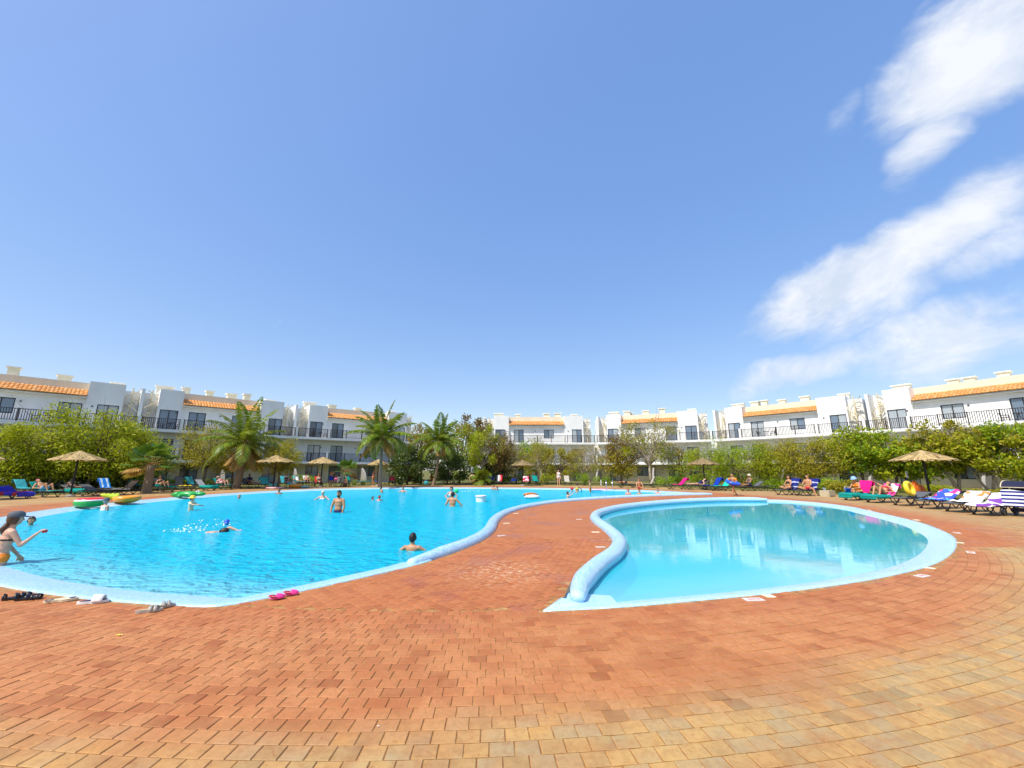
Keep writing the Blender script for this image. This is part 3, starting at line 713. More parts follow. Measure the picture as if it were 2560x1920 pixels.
    # quarter-round terrace partition walls at ground level
    for x in (.08, X(.5)):
        t = MB(); n = 10; pr = [(1.65 - 3.4 * math.sin(PI / 2 * i / n), 2.1 * math.cos(PI / 2 * i / n)) for i in range(n + 1)]
        vs = []
        for s_ in (x, x + .22): vs += [(s_, 1.65, -.1)] + [(s_, y, max(z, -.05)) for y, z in pr]
        k = n + 2; fs = [tuple(range(k)), tuple(reversed(range(k, 2 * k)))] + [(i, i + k, (i + 1) % k + k, (i + 1) % k) for i in range(k)]
        t.add(vs, fs).build('terrace_partition', 'stucco_grey', root)
    return root
stucco('stucco_grey', (.36, .33, .29)); plain('metal_cream', (.72, .62, .40), .5, .08)
LB = [(-47.9, 29.2), (-37.5, 40.1), (-27.2, 50.75), (-14.0, 61.2)]
RB = [(-4.5, 62.4), (13.0, 62.4), (27.7, 55.9), (38.5, 43.7), (46.2, 29.6)]
lab_l = ['white apartment block at the left picture edge above the big green trees', 'white apartment block behind the left fan palm and leftmost coconut palm', 'white apartment block behind the middle coconut palm, its three floors showing']
lab_r = ['sunlit white apartment block facing the camera right of the dark central trees', 'sunlit white apartment block behind the bare-branched tree', 'sunlit white apartment block behind the feathery bright green trees', 'sunlit white apartment block at the right picture edge above the big straw parasol']
for i in range(3): block(LB[i], LB[i + 1], lab_l[i], 10 + i, [{'flip': 1, 'chim': (.3, .38, .62)}, {'chim': (.27, .4, .55, .66)}, {'chim': (.3, .5)}][i])
for i in range(4): block(RB[i], RB[i + 1], lab_r[i], 20 + i, [{'chim': (.32, .60, .70)}, {'flip': 1, 'chim': (.26, .31, .44, .60)}, {'chim': (.28, .34, .46, .64)}, {'flip': 1, 'chim': (.40, .47, .62)}][i])
# ------------------------------------------------------------------ foliage materials
def leafmat(name, stops, trans=.35, rough=.55):
    m = bpy.data.materials.new(name); m.use_nodes = True; nt = m.node_tree; nt.nodes.clear(); t = NT(nt); MATS[name] = m
    isl = t.n('ShaderNodeNewGeometry').outputs['Random Per Island']; pos = t.n('ShaderNodeNewGeometry').outputs['Position']
    f = t.m('ADD', t.m('MULTIPLY', isl, .65), t.m('MULTIPLY', t.m('SUBTRACT', t.noise(pos, .8, 3, .5), .15), .5))
    c = t.ramp(f, [(i / (len(stops) - 1), s) for i, s in enumerate(stops)])
    d = t.n('ShaderNodeBsdfPrincipled', i_Roughness=rough); d.inputs['Specular IOR Level'].default_value = .3; t.put(d.inputs['Base Color'], c)
    tr = t.n('ShaderNodeBsdfTranslucent'); t.put(tr.inputs['Color'], t.mix(.5, c, (.35, .40, .02)))
    mx = t.n('ShaderNodeMixShader', i_0=trans); t.L.new(d.outputs[0], mx.inputs[1]); t.L.new(tr.outputs[0], mx.inputs[2])
    o = t.n('ShaderNodeOutputMaterial'); t.L.new(mx.outputs[0], o.inputs[0])
leafmat('leaf_bright', [(0.134, 0.168, 0.007), (0.302, 0.347, 0.009), (0.470, 0.493, 0.013), (0.600, 0.560, 0.034)], .42)
leafmat('leaf_fresh', [(0.090, 0.190, 0.009), (0.202, 0.370, 0.016), (0.370, 0.504, 0.020), (0.515, 0.560, 0.045)], .42)
leafmat('leaf_olive', [(0.172, 0.149, 0.011), (0.356, 0.299, 0.016), (0.494, 0.425, 0.029), (0.460, 0.299, 0.057)], .42)
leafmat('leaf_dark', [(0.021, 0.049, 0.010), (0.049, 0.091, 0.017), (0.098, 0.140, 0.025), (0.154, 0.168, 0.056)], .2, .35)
leafmat('leaf_purple', [(0.125, 0.062, 0.030), (0.225, 0.106, 0.044), (0.275, 0.175, 0.050), (0.200, 0.200, 0.037)])
leafmat('leaf_dry', [(.26, .15, .025), (.38, .24, .045), (.32, .26, .04), (.42, .30, .09)])
leafmat('leaf_red', [(.36, .12, .025), (.42, .22, .035), (.26, .20, .02), (.18, .19, .02)])
leafmat('palm_green', [(0.057, 0.098, 0.014), (0.138, 0.196, 0.021), (0.276, 0.310, 0.029), (0.437, 0.414, 0.057)], .35, .4)
leafmat('palm_fresh', [(.08, .15, .014), (.15, .23, .02), (.24, .31, .025), (.34, .36, .05)], .3, .4)
leafmat('palm_dry', [(.38, .19, .035), (.46, .26, .06), (.36, .20, .05), (.50, .33, .12)], .25, .6)
leafmat('fan_green', [(.03, .10, .015), (.06, .17, .025), (.11, .22, .025), (.16, .26, .04)], .3, .4)
plain('bark', (.17, .125, .085), .9, .35, 9, bump=.6); plain('bark_pale', (.40, .33, .24), .85, .25, 8, bump=.5); plain('palm_trunk', (.26, .19, .12), .9, .3, 14, bump=.8)
nrg = np.random.default_rng(11)
def leaf_quads(C, L, Wd, up=.35, droop=0.0, rg=nrg):
    """rhombic leaves at centres C with lengths L and widths Wd"""
    n = len(C); a = rg.normal(size=(n, 3)); a /= np.linalg.norm(a, axis=1)[:, None]
    nn = rg.normal(size=(n, 3)); nn[:, 2] += up * 3; nn -= (nn * a).sum(1)[:, None] * a; nn /= np.linalg.norm(nn, axis=1)[:, None]
    b = np.cross(nn, a); L = np.broadcast_to(L, n)[:, None] * rg.uniform(.6, 1.25, (n, 1)); Wd = np.broadcast_to(Wd, n)[:, None] * rg.uniform(.7, 1.2, (n, 1))
    V = np.stack([C - a * L / 2, C + b * Wd / 2, C + a * L / 2 + nn * L * droop, C - b * Wd / 2], 1)
    return V.reshape(-1, 3)
def P(u, k):
    q = cpt(u, 1175, k); return Vector((q.x, q.y, 0))
def tree(name, u, k, vtop, hw, label, mat, seed, n=4200, leaf=(.20, .10), bark='bark', trunk_h=.3, tr=.10, clumps=16, low=.22, group=None, mat2=None, frac2=.0, spread=.33, bare=0, cat='tree', lean=0.0, stems=1, up=.35):
    rg = np.random.default_rng(seed); r = random.Random(seed); r0_ = random.Random(seed + 500)
    base = P(u, k); H = cpt(u, vtop, k).z * 1.06; R = hw * k / 1000 * 1.12; n = int(n * 1.15); low = max(0.0, low - .10); clumps = clumps + 6; spread *= r0_.uniform(.74, .98)
    root = empty(name, base, 0, label, cat, group)
    zc = H * (1 + low) / 2; rz = H * (1 - low) / 2
    cen = []
    for i in range(clumps):
        ph = 2 * PI * (i * .618 + r.random() * .2); ct = -1 + 2 * ((i + .5) / clumps); ct = max(-.85, min(.93, ct + r.uniform(-.15, .15))); st = math.sqrt(1 - ct * ct); q = r.uniform(.45, 1.0)
        cen.append(Vector((R * q * st * math.cos(ph), R * q * st * math.sin(ph), zc + rz * q * ct)))
    t = MB()
    for sidx in range(stems):
        fx = Vector((r.uniform(-.15, .15) + lean * H * .3, r.uniform(-.15, .15), H * trunk_h)) + (Vector((math.cos(sidx * 2.4), math.sin(sidx * 2.4), 0)) * R * .25 if stems > 1 else Vector())
        t.tube([(0.06 * sidx, 0, -.1), fx * .5 + Vector((r.uniform(-.06, .06), r.uniform(-.06, .06), 0)), fx], [tr * 1.25, tr, tr * .8], 7)
        for i, c in enumerate(cen):
            if i % stems != sidx: continue
            mid = (fx + c) / 2 + Vector((r.uniform(-.2, .2), r.uniform(-.2, .2), r.uniform(.0, .3))) * R * .4
            t.tube([fx, mid, c], [tr * .55, tr * .33, tr * .1], 5, cap=False)
            for _ in range(2 + bare):
                e = c + Vector((r.gauss(0, 1), r.gauss(0, 1), r.gauss(.5, .8))) * R * (.3 if not bare else .36)
                t.tube([mid if r.random() < .5 else (mid + c) / 2, (mid + e) / 2 + Vector((0, 0, .1)), e], [tr * .22, tr * .14, tr * .04], 4, cap=False)
    t.build('trunk', bark, root, smooth=True)
    ck = np.array([tuple(c) for c in cen]); idx = rg.integers(0, clumps, n); wts = rg.uniform(.7, 1.25, clumps)
    off = rg.normal(size=(n, 3)); off /= np.linalg.norm(off, axis=1)[:, None]; off *= (rg.uniform(0, 1, (n, 1)) ** .45)
    C = ck[idx] + off * np.array([R * spread * 1.35, R * spread * 1.35, rz * spread * 1.25]) * wts[idx][:, None]
    C = C[C[:, 2] > .12]
    V = leaf_quads(C, leaf[0], leaf[1], up, .05, rg).reshape(-1, 4, 3)
    if mat2 and frac2 > 0:
        z = C[:, 2]; sel_ = rg.uniform(size=len(C)) < frac2 * np.clip((z - zc + rz) / rz, .3, 1.7)
        np_mesh('crown', V[~sel_].reshape(-1, 3), 4, mat, root); np_mesh('crown_blossom' if mat2 == 'leaf_purple' else 'crown_tips', V[sel_].reshape(-1, 3), 4, mat2, root)
    else: np_mesh('crown', V.reshape(-1, 3), 4, mat, root)
    return root
TG = 'trees in the beds behind the deck'
LEFT = 'leaf_bright'
tree('broadleaf_tree', 20, 29, 1072, 78, 'bushy green tree cut by the left picture edge', LEFT, 1, 5200, (.24, .11), group=TG, low=.1)
tree('broadleaf_tree', 130, 30, 1050, 86, 'bushy yellow-green tree left of the left whole straw parasol', LEFT, 2, 6200, (.24, .10), group=TG, low=.1)
tree('broadleaf_tree', 225, 31, 1024, 92, 'tallest bushy green tree right behind the left whole straw parasol', LEFT, 3, 7400, (.24, .10), group=TG, low=.1)
tree('broadleaf_tree', 325, 33, 1056, 82, 'bushy green tree left of the big fan palm', LEFT, 4, 6200, (.24, .10), group=TG, low=.12)
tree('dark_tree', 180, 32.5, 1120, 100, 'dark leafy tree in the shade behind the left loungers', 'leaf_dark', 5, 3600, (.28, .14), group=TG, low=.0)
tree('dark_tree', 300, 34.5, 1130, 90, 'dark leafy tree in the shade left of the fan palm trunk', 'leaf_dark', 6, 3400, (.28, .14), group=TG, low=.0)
tree('olive_tree', 510, 37, 1066, 62, 'olive brown tree left of the leftmost coconut palm', 'leaf_olive', 7, 4800, (.22, .07), group=TG, low=.3)
tree('olive_tree', 585, 38, 1100, 60, 'olive tree hidden behind the leftmost coconut palm crown', 'leaf_olive', 8, 3600, (.22, .07), group=TG, low=.3)
tree('feathery_tree', 700, 36, 1096, 44, 'feathery olive tree right of the leftmost coconut palm', 'leaf_olive', 9, 4200, (.30, .045), group=TG, low=.3, up=.0)
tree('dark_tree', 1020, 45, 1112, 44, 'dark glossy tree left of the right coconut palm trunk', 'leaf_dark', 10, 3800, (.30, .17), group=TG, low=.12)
tree('red_leaved_tree', 1055, 48, 1062, 36, 'tree with orange red leaf tips between two coconut palms', 'leaf_olive', 11, 3000, (.26, .14), group=TG, mat2='leaf_red', frac2=.5, low=.4)
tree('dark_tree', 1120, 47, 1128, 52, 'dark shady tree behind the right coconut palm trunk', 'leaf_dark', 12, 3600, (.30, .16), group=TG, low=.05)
tree('purple_tree', 1185, 53, 1036, 42, 'tall tree with purple brown leaves at the building gap', 'leaf_purple', 13, 3600, (.28, .16), group=TG, low=.4)
tree('green_tree', 1150, 50, 1056, 44, 'mid green tree directly right of the right coconut palm crown', 'leaf_fresh', 14, 3600, (.28, .12), group=TG, low=.25, mat2='leaf_olive', frac2=.4)
tree('yellow_green_tree', 1207, 47, 1070, 40, 'yellow green tree above the life ring post', 'leaf_bright', 15, 3600, (.26, .12), 'bark_pale', group=TG, low=.3)
tree('purple_tree', 1250, 48, 1088, 36, 'brownish purple tree left of the frontal white block', 'leaf_purple', 16, 3000, (.26, .12), group=TG, low=.3, bare=1)
tree('dark_tree', 1230, 50, 1128, 60, 'dark green tree in shade behind the life ring', 'leaf_dark', 17, 4000, (.30, .17), group=TG, low=.05)
tree('twiggy_tree', 1290, 48, 1112, 30, 'yellowish twiggy tree left above the central small parasol', 'leaf_dry', 18, 1500, (.24, .07), 'bark_pale', group=TG, low=.3, bare=2, mat2='leaf_bright', frac2=.3)
tree('green_tree', 1325, 50, 1106, 34, 'small green tree under the frontal balcony', 'leaf_fresh', 19, 2400, (.26, .12), group=TG, low=.3)
tree('twiggy_tree', 1352, 47, 1106, 36, 'olive twiggy tree right of the central small parasol', 'leaf_olive', 20, 2400, (.24, .08), 'bark_pale', group=TG, low=.25, bare=2)
tree('olive_tree', 1400, 48, 1118, 40, 'olive green tree behind the standing woman in white', 'leaf_olive', 21, 3400, (.24, .09), group=TG, low=.15)
tree('twiggy_tree', 1460, 47, 1116, 52, 'spreading yellow olive tree with many pale twigs', 'leaf_bright', 22, 3000, (.24, .07), 'bark_pale', group=TG, low=.2, bare=3, trunk_h=.25, mat2='leaf_dry', frac2=.6)
tree('mottled_tree', 1555, 44, 1092, 44, 'mottled brown and green tree left of the pale-trunked tree', 'leaf_olive', 23, 4600, (.24, .12), group=TG, low=.2, mat2='leaf_purple', frac2=.55)
tree('pale_trunk_tree', 1625, 43, 1058, 66, 'tall open tree with pale bare branches and yellow green top', 'leaf_bright', 24, 3000, (.22, .11), 'bark_pale', group=TG, low=.42, bare=4, tr=.14, trunk_h=.3, mat2='leaf_dry', frac2=.35)
tree('twiggy_tree', 1700, 44, 1112, 34, 'dry brown twiggy tree right of the pale-trunked tree', 'leaf_olive', 25, 1700, (.22, .08), group=TG, low=.25, bare=3, mat2='leaf_dry', frac2=.5)
tree('feathery_tree', 1770, 40, 1112, 62, 'bright feathery tree directly behind the brown parasol', 'leaf_fresh', 26, 5600, (.30, .05), group=TG, low=.08, up=.1, mat2='leaf_bright', frac2=.5)
tree('feathery_tree', 1850, 38, 1108, 60, 'bright feathery tree right of the brown parasol', 'leaf_bright', 27, 5600, (.30, .05), group=TG, low=.08, up=.1, mat2='leaf_fresh', frac2=.4)
tree('feathery_tree', 1935, 37, 1112, 56, 'yellow green feathery tree above the seated man with a hat', 'leaf_bright', 28, 5000, (.30, .055), group=TG, low=.15, up=.1, mat2='leaf_olive', frac2=.4)
tree('olive_tree', 2010, 35, 1110, 58, 'olive green tree above the couple on navy loungers', 'leaf_olive', 29, 5000, (.24, .08), group=TG, low=.22, bare=2)
tree('olive_tree', 2080, 34, 1096, 58, 'brownish olive tree above the concrete box', 'leaf_olive', 30, 4600, (.22, .08), 'bark_pale', group=TG, low=.25, bare=3, mat2='leaf_bright', frac2=.4)
tree('broadleaf_tree', 2150, 33, 1076, 56, 'bright broad-leaved tree above the magenta towel', 'leaf_fresh', 31, 4200, (.28, .15), group=TG, low=.3, bare=1, mat2='leaf_bright', frac2=.4)
tree('broadleaf_tree', 2235, 32, 1092, 60, 'broad-leaved tree directly left of the big straw parasol', 'leaf_bright', 32, 4200, (.28, .14), group=TG, low=.25, bare=1, mat2='leaf_fresh', frac2=.4)
tree('broadleaf_tree', 2310, 31, 1084, 60, 'broad-leaved tree behind the big straw parasol top', 'leaf_fresh', 33, 4000, (.28, .14), group=TG, low=.32, bare=1, mat2='leaf_olive', frac2=.5)
tree('open_tree', 2385, 29.5, 1062, 66, 'open tree with bare twigs above the railing right of the parasol', 'leaf_bright', 34, 3600, (.28, .14), 'bark_pale', group=TG, low=.38, bare=4, trunk_h=.35, mat2='leaf_olive', frac2=.5, stems=2)
tree('open_tree', 2465, 28, 1080, 72, 'yellow green tree with pale forked trunks above the towel-covered loungers', 'leaf_bright', 35, 5200, (.28, .13), 'bark_pale', group=TG, low=.36, bare=2, stems=3, tr=.08, mat2='leaf_olive', frac2=.4)
tree('broadleaf_tree', 2555, 27, 1052, 74, 'tall green tree cut by the right picture edge', 'leaf_bright', 36, 5200, (.28, .13), group=TG, low=.3, bare=1, mat2='leaf_fresh', frac2=.4)

# ------------------------------------------------------------------ palms
def frond(L, el, az, droop, rg, nl=60, ll=.80, lw=.062):
    """leaflet quads and rachis points of one feather frond"""
    pts = []; p = Vector((0, 0, 0)); e = el; st = L / 12; h = Vector((math.cos(az), math.sin(az), 0))
    for i in range(13):
        pts.append(p.copy()); p = p + (h * math.cos(e) + Vector((0, 0, math.sin(e)))) * st; e -= droop * (.4 + 1.2 * i / 12) / 12
    side = Vector((-math.sin(az), math.cos(az), 0)); Q = []
    for i in range(nl):
        f = .1 + .9 * i / (nl - 1); x = f * 12; j = min(11, int(x)); q = pts[j].lerp(pts[j + 1], x - j); tdir = (pts[j + 1] - pts[j]).normalized()
        l = ll * (math.sin(PI * min(.98, f * .86 + .12)) ** .7) * rg.uniform(.85, 1.1)
        for s_ in (-1, 1):
            d = (side * s_ * .82 + tdir * .5 + Vector((0, 0, rg.uniform(-.5, -.05)))).normalized(); tip = q + d * l + Vector((0, 0, -.25 * l * l))
            wv = tdir * lw; m = q + d * l * .5
            Q += [tuple(q - wv * .5), tuple(m - wv * .9), tuple(tip), tuple(m + wv * .7)]
    return Q, pts
def palm(name, u, k, vc, R, th, label, seed, n=22, nd=4, lean=0.0, tr=.17, mat='palm_green', L=None):
    rg = random.Random(seed); base = P(u, k); zc = cpt(u, vc, k).z; root = empty(name, base, 0, label, 'palm', 'palms among the trees')
    top = Vector((lean, 0, zc)); t = MB(); m = 14; pr = [Vector((0, 0, -.1)).lerp(top, i / m) + Vector((lean * .25 * math.sin(PI * i / m), 0, 0)) for i in range(m + 1)]
    t.tube(pr, [tr * (1.25 - .45 * i / m + (.06 if i % 2 else 0)) for i in range(m + 1)], 10); t.build('trunk', 'palm_trunk', root, smooth=False)
    for i in range(n):
        f = i / (n - nd - 1) if nd < n else 0; dead = i >= n - nd; az = i * 2.39996 + rg.uniform(-.25, .25)
        if dead: el, dr, Lr = rg.uniform(-1.15, -.55), rg.uniform(.2, .5), R * rg.uniform(.6, .8)
        else: el, dr, Lr = 1.5 - 1.75 * f ** .9, .55 + 1.35 * min(1, f * 1.3), R * rg.uniform(.85, 1.1)
        Q, pts = frond(Lr, el, az, dr, rg)
        o = np_mesh('dead_frond' if dead else 'frond', np.array(Q), 4, 'palm_dry' if dead else (mat if rg.random() < .45 else 'palm_fresh'), root); o.location = top
        s_ = MB().tube(pts, [.035 * (1 - .07 * j) for j in range(13)], 5).build('midrib', 'palm_dry' if dead else 'leaf_dry', o)
    return root
palm('coconut_palm', 596, 35.5, 1106, 4.1, 0, 'leftmost coconut palm, full crown with hanging dry orange fronds', 1, 30, 8, .3, .27)
palm('coconut_palm', 953, 38, 1092, 3.6, 0, 'middle coconut palm, tallest, its trunk behind a small straw parasol', 2, 27, 3, -.1, .14)
palm('coconut_palm', 1084, 43, 1102, 3.2, 0, 'right coconut palm with slender leaning trunk', 3, 24, 3, .55, .13, 'palm_fresh')
palm('young_palm', 1204, 43, 1196, 1.5, 0, 'young yellow green palm right of the life ring', 4, 9, 0, 0, .08, 'palm_fresh')
def fan_palm(u, k, vc, R, label, seed, n=16, nd=3, tr=.2):
    rg = random.Random(seed); base = P(u, k); zc = cpt(u, vc, k).z; root = empty('fan_palm', base, 0, label, 'palm', 'palms among the trees')
    t = MB(); m = 8; t.tube([(0, 0, -.1 + (zc + .1) * i / m) for i in range(m + 1)], [tr * (1.2 - .3 * i / m + (.09 if i % 2 else 0)) for i in range(m + 1)], 10); t.build('trunk', 'palm_trunk', root)
    for i in range(n):
        f = i / (n - 1); az = i * 2.39996; el = 1.25 - 1.7 * f; h = Vector((math.cos(az), math.sin(az), 0)); d = h * math.cos(el) + Vector((0, 0, math.sin(el)))
        pl = R * .5; q = d * pl; side = Vector((-math.sin(az), math.cos(az), 0)); Q = []
        for s_ in range(18):
            b = -1.35 + 2.7 * s_ / 17; dd_ = (d * math.cos(b) + side * math.sin(b)).normalized(); l = R * .62 * (1 - .18 * abs(b)) * rg.uniform(.92, 1.05); nrm = d.cross(side)
            wv = dd_.cross(nrm).normalized() * l * .085; mid = q + dd_ * l * .6; tip = q + dd_ * l + Vector((0, 0, -.16 * l))
            Q += [tuple(q), tuple(mid - wv), tuple(tip), tuple(mid + wv)]
        dead = i >= n - nd
        o = np_mesh('dead_leaf' if dead else 'leaf', np.array(Q), 4, 'palm_dry' if dead else 'fan_green', root); o.location = (0, 0, zc)
        MB().tube([(0, 0, 0), d * pl * .5 + Vector((0, 0, .03)), q], .022, 5).build('stalk', 'palm_dry', o)
    return root
fan_palm(376, 28.5, 1162, 1.75, 'big fan palm with thick trunk behind the left loungers', 5, 18, 4, .24)
fan_palm(866, 40, 1180, 1.45, 'small fan palm right of the third straw parasol', 6, 14, 3, .16)
fan_palm(1340, 52, 1140, 1.3, 'fan palm half hidden behind twiggy trees below the frontal balcony', 7, 12, 2, .14)

# ------------------------------------------------------------------ low shrubs
def shrub(name, u, v, hw, hpx, label, mat, seed, n=900, leaf=(.16, .08), up=.3):
    g_ = at(u, v); k = g_.y * _c - EYE * _s; R = hw * k / 1000; H = hpx * k / 1000; rg = np.random.default_rng(seed); root = empty(name, (g_.x, g_.y, -.03), 0, label, 'shrub', 'low shrubs along the deck edge')
    c = 7; ce = np.stack([rg.uniform(-.75, .75, c) * R, rg.uniform(-.4, .4, c) * R, rg.uniform(.3, .65, c) * H], 1); off = rg.normal(size=(n, 3)); off /= np.linalg.norm(off, axis=1)[:, None]; off *= rg.uniform(.35, 1, (n, 1))
    C = ce[rg.integers(0, c, n)] + off * np.array([R * .42, R * .42, H * .36]); C = C[C[:, 2] > .06]
    np_mesh('foliage', leaf_quads(C, leaf[0], leaf[1], up, .05, rg), 4, mat, root)
    t = MB(); r = random.Random(seed)
    for i in range(5): e = ce[i]; t.tube([(r.uniform(-.1, .1), r.uniform(-.1, .1), -.02), (e[0] * .5, e[1] * .5, e[2] * .5), tuple(e)], [.02, .014, .006], 5)
    t.build('stem', 'bark', root); return root
def strap_plant(u, v, R, label, seed, n=46):
    g_ = at(u, v); rg = random.Random(seed); root = empty('strap_leaved_plant', (g_.x, g_.y, -.03), 0, label, 'plant', 'low shrubs along the deck edge'); Q = []
    for i in range(n):
        az = rg.uniform(0, 2 * PI); el = rg.uniform(.5, 1.4); L = R * rg.uniform(.7, 1.1); h = Vector((math.cos(az), math.sin(az), 0)); s_ = Vector((-math.sin(az), math.cos(az), 0)) * .035; p = Vector((rg.uniform(-.15, .15), rg.uniform(-.15, .15), 0))
        for j in range(4):
            q = p + (h * math.cos(el) + Vector((0, 0, math.sin(el)))) * L / 4; wj = 1 - j * .22; wk = 1 - (j + 1) * .22
            Q += [tuple(p - s_ * wj), tuple(q - s_ * wk), tuple(q + s_ * wk), tuple(p + s_ * wj)]; p = q; el -= .35
    np_mesh('leaf_clump', np.array(Q), 4, 'palm_fresh', root); return root
SH = [(30, 1218, 40, 36, 'leaf_fresh', 'fresh green shrub behind the leftmost lounger'), (95, 1217, 36, 40, 'leaf_fresh', 'tall fresh green shrub behind the reclining knees-up sunbather'), (165, 1218, 40, 30, 'leaf_dark', 'dark low shrub behind the yellow towels'),
    (270, 1217, 36, 26, 'leaf_dark', 'dark low shrub behind the blue striped towel'), (345, 1221, 26, 22, 'leaf_fresh', 'small green shrub left of the fan palm trunk'), (440, 1214, 30, 22, 'leaf_fresh', 'low green shrub behind the dark upright lounger back'), (545, 1213, 40, 22, 'leaf_dark', 'dark low shrub left of the first palm trunk'),
    (765, 1209, 32, 26, 'leaf_fresh', 'bright shrub behind the white towel lounger'), (1000, 1208, 32, 18, 'leaf_dark', 'low hedge left of the three sunbathers in a row'), (1110, 1207, 34, 18, 'leaf_dark', 'dark hedge right of the lime green loungers'),
    (1145, 1206, 26, 40, 'leaf_fresh', 'tall fresh shrub left of the life ring'), (1265, 1208, 22, 20, 'leaf_fresh', 'small green shrub behind the red and white towels'), (1300, 1209, 16, 26, 'leaf_fresh', 'green shrub at the central small parasol pole'), (1368, 1212, 20, 30, 'leaf_bright', 'clipped yellow green shrub right of the teal lounger'),
    (1460, 1213, 24, 34, 'leaf_fresh', 'dense green shrub right of the beige lounger'), (1510, 1212, 26, 26, 'leaf_fresh', 'green shrub left of the pool ladder'), (1660, 1216, 26, 30, 'leaf_fresh', 'rounded green shrub left of the pink towel'), (1700, 1213, 26, 30, 'leaf_fresh', 'green shrub behind the pink towel'),
    (1745, 1214, 24, 30, 'leaf_fresh', 'dark green shrub at the brown parasol pole'), (1870, 1218, 40, 28, 'leaf_dark', 'dark shrub behind the seated man with a hat'), (1930, 1221, 40, 30, 'leaf_fresh', 'green shrub right of the seated man with a hat'), (2065, 1228, 40, 40, 'leaf_fresh', 'dense hedge shrub behind the concrete box'),
    (2105, 1232, 38, 40, 'leaf_olive', 'olive hedge shrub right of the concrete box'), (2330, 1234, 46, 28, 'leaf_bright', 'low yellow green shrub behind the orange play tent'), (2250, 1230, 40, 24, 'leaf_fresh', 'low green shrub left of the safety sign post'), (2480, 1240, 46, 22, 'leaf_olive', 'low olive shrub behind the white towels'), (2550, 1244, 46, 26, 'leaf_olive', 'low olive shrub behind the pushchair')]
for i, (u, v, hw, hp, mt, lb) in enumerate(SH): shrub('shrub', u, v, hw, hp, lb, mt, 100 + i, 1100 if hw > 30 else 700)
for i, (u, v, R, lb) in enumerate([(885, 1212, 1.2, 'strap-leaved plant right of the small fan palm'), (908, 1211, 1.2, 'strap-leaved plant left of the standing woman in a bikini'), (340, 1222, .8, 'strap-leaved plant beside the fan palm trunk')]): strap_plant(u, v, R, lb, 200 + i)
# ------------------------------------------------------------------ straw parasols
def thatch_mat(name, a, b):
    m, t, p = principled(name, a, .9, .1); isl = t.n('ShaderNodeNewGeometry').outputs['Random Per Island']; pos = t.n('ShaderNodeNewGeometry').outputs['Position']
    t.put(p.inputs['Base Color'], t.mix(t.m('MULTIPLY', t.noise(pos, 5, 4), .5), t.ramp(isl, [(0, tuple(c * .55 for c in a)), (.4, a), (1, b)]), tuple(c * .6 for c in a)))
thatch_mat('thatch', (.50, .35, .15), (.66, .50, .25)); thatch_mat('thatch_brown', (.30, .21, .10), (.40, .30, .15)); plain('pole_dark', (.022, .018, .018), .6, .3)
def parasol_mesh(seed, R=1.33, H=2.62, rim=2.06):
    r = random.Random(seed); mb = MB(); n = 36
    def wob(rr, zz, a, j): return rr * (1 + .035 * math.sin(a * 7 + seed) + .02 * math.sin(a * 13)) if rr > .2 else rr, zz + (.02 * math.sin(a * 9 + j) if rr > .3 else 0)
    mb.lathe([(R * .93, rim + .0), (R * .99, rim + .015), (R * .72, rim + (H - rim) * .34), (R * .45, rim + (H - rim) * .60), (R * .2, rim + (H - rim) * .84), (.03, H)], n, wob=wob)
    mb.lathe([(.03, H - .06), (R * .5, rim + (H - rim) * .5), (R * .93, rim)], n, wob=wob)
    for i in range(520):
        a = r.uniform(0, 2 * PI); f0 = r.uniform(.05, .82); l = r.uniform(.22, .42); f1 = min(1.05, f0 + l); w_ = .022
        def pt(f, lift): rr = R * f; return Vector((rr * math.cos(a), rr * math.sin(a), rim + (H - rim) * (1 - f) ** .92 + lift if f < 1 else rim - (f - 1) * 2 * R * .4))
        p, q = pt(f0, .012), pt(f1, .035 if f1 < 1 else 0); s_ = Vector((-math.sin(a), math.cos(a), 0)) * w_; q += Vector((r.uniform(-.02, .02), r.uniform(-.02, .02), r.uniform(-.015, .015)))
        mb.add([p - s_, p + s_, q + s_ * .8, q - s_ * .8], [(0, 1, 2, 3)])
    return mb
def parasol(u, vp, k, label, seed, mat='thatch', sz=1.0, sx=1.0):
    q = cpt(u, vp, k); root = empty('straw_parasol', (q.x, q.y, 0), seed * 1.3, label, 'parasol', 'straw parasols round the pool'); root.scale = (sx, sx, sz)
    parasol_mesh(seed).build('thatch', mat, root)
    MB().tube([(0, 0, 0), (0, 0, 2.58)], [.055, .05], 8).build('pole', 'pole_dark', root)
    rb = MB()
    for i in range(8): a = i * PI / 4; rb.bar((0, 0, 2.5), (1.2 * math.cos(a), 1.2 * math.sin(a), 2.04), .035)
    rb.build('rib', 'pole_dark', root); MB().lathe([(.0, .0), (.26, .0), (.26, .07), (.09, .11), (.06, .14)], 16).build('foot', 'stucco_grey', root)
PAR = [(-72, 1120, 22, 'straw parasol cut off by the left picture edge', 'thatch'), (200, 1129, 25, 'wide straw parasol above the yellow and blue striped towels', 'thatch'), (692, 1139, 35, 'ragged straw parasol beside the leftmost coconut palm', 'thatch'),
    (808, 1143, 38.5, 'straw parasol above the man in blue shorts', 'thatch'), (947, 1149, 42, 'straw parasol in front of the middle coconut palm trunk', 'thatch'), (1306, 1151, 42, 'small brown straw parasol below the frontal white block', 'thatch_brown'),
    (1756, 1146, 34.5, 'brown straw parasol above the blue lounger', 'thatch_brown'), (2302, 1127, 23.3, 'biggest straw parasol, at the right beside the orange play tent', 'thatch')]
for i, (u, v, k, lb, mt) in enumerate(PAR): parasol(u, v, k, lb, i + 1, mt, (1.06, 1.06, 1.1, 1.08, 1.03, 1.0, 1.0, 1.04)[i], (1.0, .98, 1.12, 1.0, .85, .96, .97, 1.1)[i])

